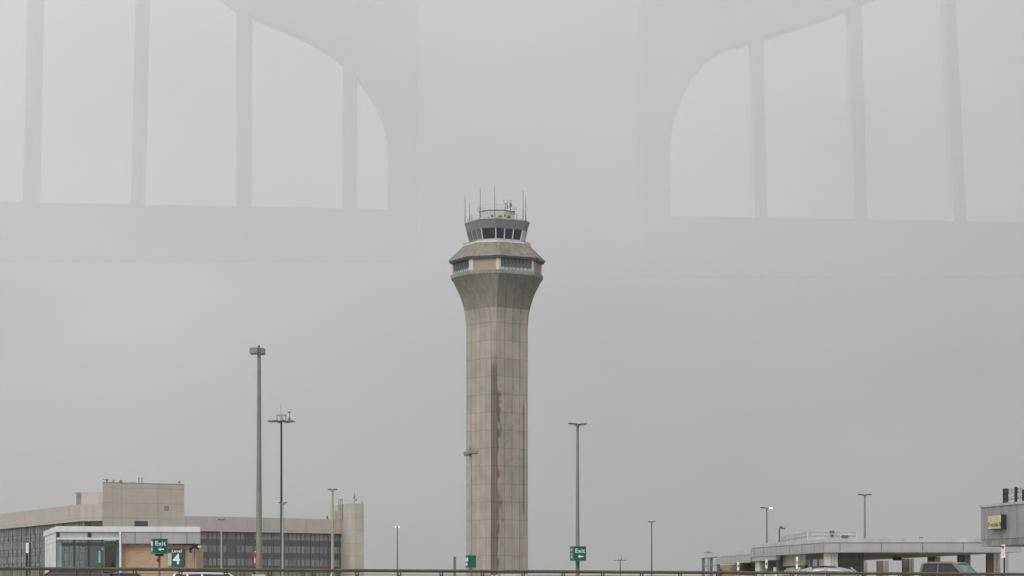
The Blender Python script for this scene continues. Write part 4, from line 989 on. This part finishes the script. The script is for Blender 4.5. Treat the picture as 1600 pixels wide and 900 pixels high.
# left group: bottom edge y = 315 + .0198 x
bl = lambda x: 315+.0198*x
opening([(-330, TOP), (-118, TOP), (-121, bl(-121)), (-330, bl(-330))])
opening([(-100, TOP), (47, TOP), (36, bl(36)), (-108, bl(-108))])
opening([(66, TOP), (217, TOP+30), (204, bl(204)), (54, bl(54))])
opening([(232, TOP+35), (262, TOP+80), (300, -48), (340, -8), (369.5, 14), (369.5, bl(370)), (221, bl(221))])
opening([(390, 22), (430, 37), (480, 60), (510, 78), (535.5, 97), (534.5, bl(535)), (389, bl(389))])
opening([(555.5, 118), (572, 138), (585, 160), (597, 190), (604, 220), (606.5, 245), (605.5, bl(605)), (555.5, bl(555))])
br_ = lambda x: 337+.019*(x-1048)
opening([(1048.5, br_(1048)), (1046.5, 250), (1048, 215), (1055, 180), (1067, 148), (1082, 118), (1100, 95), (1120, 79), (1145, 69), (1173.5, 62), (1180, br_(1180))])
opening([(1193, 55), (1240, 41), (1290, 25), (1326.5, 10), (1336.5, br_(1336)), (1199, br_(1199))])
opening([(1346.5, 3), (1400, -22), (1440, -50), (1470, -90), (1473, -90), (1491, br_(1491)), (1355.5, br_(1355))])
opening([(1488, -110), (1530, -170), (1560, TOP), (1640, TOP), (1652, br_(1652)), (1510.5, br_(1510))])
opening([(1662, TOP), (1860, TOP), (1860, br_(1860)), (1672, br_(1672))])
cobj = cut.build('cutter', M_plaster, None)
bo = wobj.modifiers.new('b', 'BOOLEAN'); bo.operation = 'DIFFERENCE'; bo.object = cobj; bo.solver = 'EXACT'
# cutter verts are in world space, wall verts relative to its root
bpy.context.view_layer.update()
me2 = bpy.data.meshes.new_from_object(wobj.evaluated_get(bpy.context.evaluated_depsgraph_get()))
wobj.modifiers.clear(); wobj.data = me2; bpy.data.objects.remove(cobj)

# ------------------------------------------------------------------ thin rain haze
hm = bpy.data.materials.new('haze'); hm.use_nodes = True; n, l = hm.node_tree.nodes, hm.node_tree.links; n.clear()
ho = n.new('ShaderNodeOutputMaterial'); pv = n.new('ShaderNodeVolumePrincipled'); pv.inputs['Density'].default_value = .00010; pv.inputs['Color'].default_value = (.93, .93, .93, 1)
l.new(pv.outputs[0], ho.inputs['Volume'])
hz = MB().box((-1520, -520, -2), (1520, 2520, 180)).build('haze', hm); hz['kind'] = 'stuff'
tag(hz, 'thin grey rain haze softening the distant tower and offices', 'haze')

# ------------------------------------------------------------------ sky and sun
w = bpy.data.worlds.new('World'); bpy.context.scene.world = w; w.use_nodes = True
n, l = w.node_tree.nodes, w.node_tree.links; n.clear()
out = n.new('ShaderNodeOutputWorld')
SE, SR = math.radians(42), math.radians(200)      # veiled sun: high behind the viewer, a little to the left
sky = n.new('ShaderNodeTexSky'); sky.sky_type = 'NISHITA'; sky.sun_disc = False; sky.sun_elevation = SE; sky.sun_rotation = SR; sky.air_density = 1; sky.dust_density = 3
hs = n.new('ShaderNodeHueSaturation'); hs.inputs['Saturation'].default_value = .12; l.new(sky.outputs[0], hs.inputs['Color'])
b1 = n.new('ShaderNodeBackground'); l.new(hs.outputs[0], b1.inputs[0]); b1.inputs[1].default_value = .006
tc = n.new('ShaderNodeTexCoord'); sp = n.new('ShaderNodeSeparateXYZ'); l.new(tc.outputs['Generated'], sp.inputs[0])
cr = n.new('ShaderNodeValToRGB'); l.new(sp.outputs['Z'], cr.inputs[0]); ce = cr.color_ramp
pts = [(0, (.385, .39, .37)), (.045, (.415, .418, .40)), (.11, (.455, .456, .452)), (.17, (.49, .489, .491)), (.25, (.55, .55, .55)), (.5, (.72, .72, .73)), (1, (.88, .88, .9))]
ce.elements[0].position = 0; ce.elements[0].color = (*pts[0][1], 1); ce.elements[1].position = 1; ce.elements[1].color = (*pts[-1][1], 1)
for p, c in pts[1:-1]: e = ce.elements.new(p); e.color = (*c, 1)
def MM(op, a, b_, clamp=False):
    k = n.new('ShaderNodeMath'); k.operation = op; k.use_clamp = clamp
    for i, x in enumerate((a, b_)):
        if isinstance(x, (int, float)): k.inputs[i].default_value = x
        else: l.new(x, k.inputs[i])
    return k.outputs[0]
side_f = MM('SUBTRACT', 1.0, MM('MULTIPLY', sp.outputs['X'], .46))
bk = n.new('ShaderNodeMapRange'); bk.interpolation_type = 'SMOOTHSTEP'; l.new(sp.outputs['Y'], bk.inputs['Value'])
bk.inputs['From Min'].default_value = .5; bk.inputs['From Max'].default_value = -.8; bk.inputs['To Min'].default_value = 1; bk.inputs['To Max'].default_value = 1.75
mp = n.new('ShaderNodeMapping'); mp.inputs['Scale'].default_value = (4.2, 4.2, 8.5); l.new(tc.outputs['Generated'], mp.inputs[0])
nz = n.new('ShaderNodeTexNoise'); nz.inputs['Scale'].default_value = 1; nz.inputs['Detail'].default_value = 3; nz.inputs['Roughness'].default_value = .45; l.new(mp.outputs[0], nz.inputs['Vector'])
cl = MM('ADD', .785, MM('MULTIPLY', nz.outputs['Fac'], .43))
ff = MM('MULTIPLY', MM('MULTIPLY', side_f, bk.outputs[0]), cl)
b2 = n.new('ShaderNodeBackground'); l.new(cr.outputs[0], b2.inputs[0]); l.new(ff, b2.inputs[1])
ad = n.new('ShaderNodeAddShader'); l.new(b1.outputs[0], ad.inputs[0]); l.new(b2.outputs[0], ad.inputs[1]); l.new(ad.outputs[0], out.inputs[0])
sl = bpy.data.lights.new('sun', 'SUN'); sl.energy = 1.0; sl.angle = math.radians(25); sl.color = (1, .96, .9)
so = bpy.data.objects.new('sun', sl); C.objects.link(so)
sd = V((-math.sin(math.radians(16))*math.cos(SE), -math.cos(math.radians(16))*math.cos(SE), math.sin(SE)))
so.rotation_euler = sd.to_track_quat('Z', 'Y').to_euler(); so.location = (0, 0, 60)
sky.sun_rotation = math.atan2(sd.x, sd.y)

# ------------------------------------------------------------------ camera
cd = bpy.data.cameras.new('camera'); co = bpy.data.objects.new('camera', cd); C.objects.link(co)
cd.sensor_width = 36; cd.lens = 36*F/1600; cd.shift_y = (HY-450)/1600; cd.clip_start = .1; cd.clip_end = 20000
co.location = (0, 0, EZ); co.rotation_euler = (math.pi/2, 0, 0)
sc = bpy.context.scene; sc.camera = co
sc.render.engine = 'CYCLES'; sc.view_settings.view_transform = 'Standard'; sc.view_settings.look = 'None'; sc.view_settings.exposure = 0; sc.view_settings.gamma = 1
sc.cycles.max_bounces = 6; sc.cycles.transparent_max_bounces = 16; sc.cycles.use_denoising = True
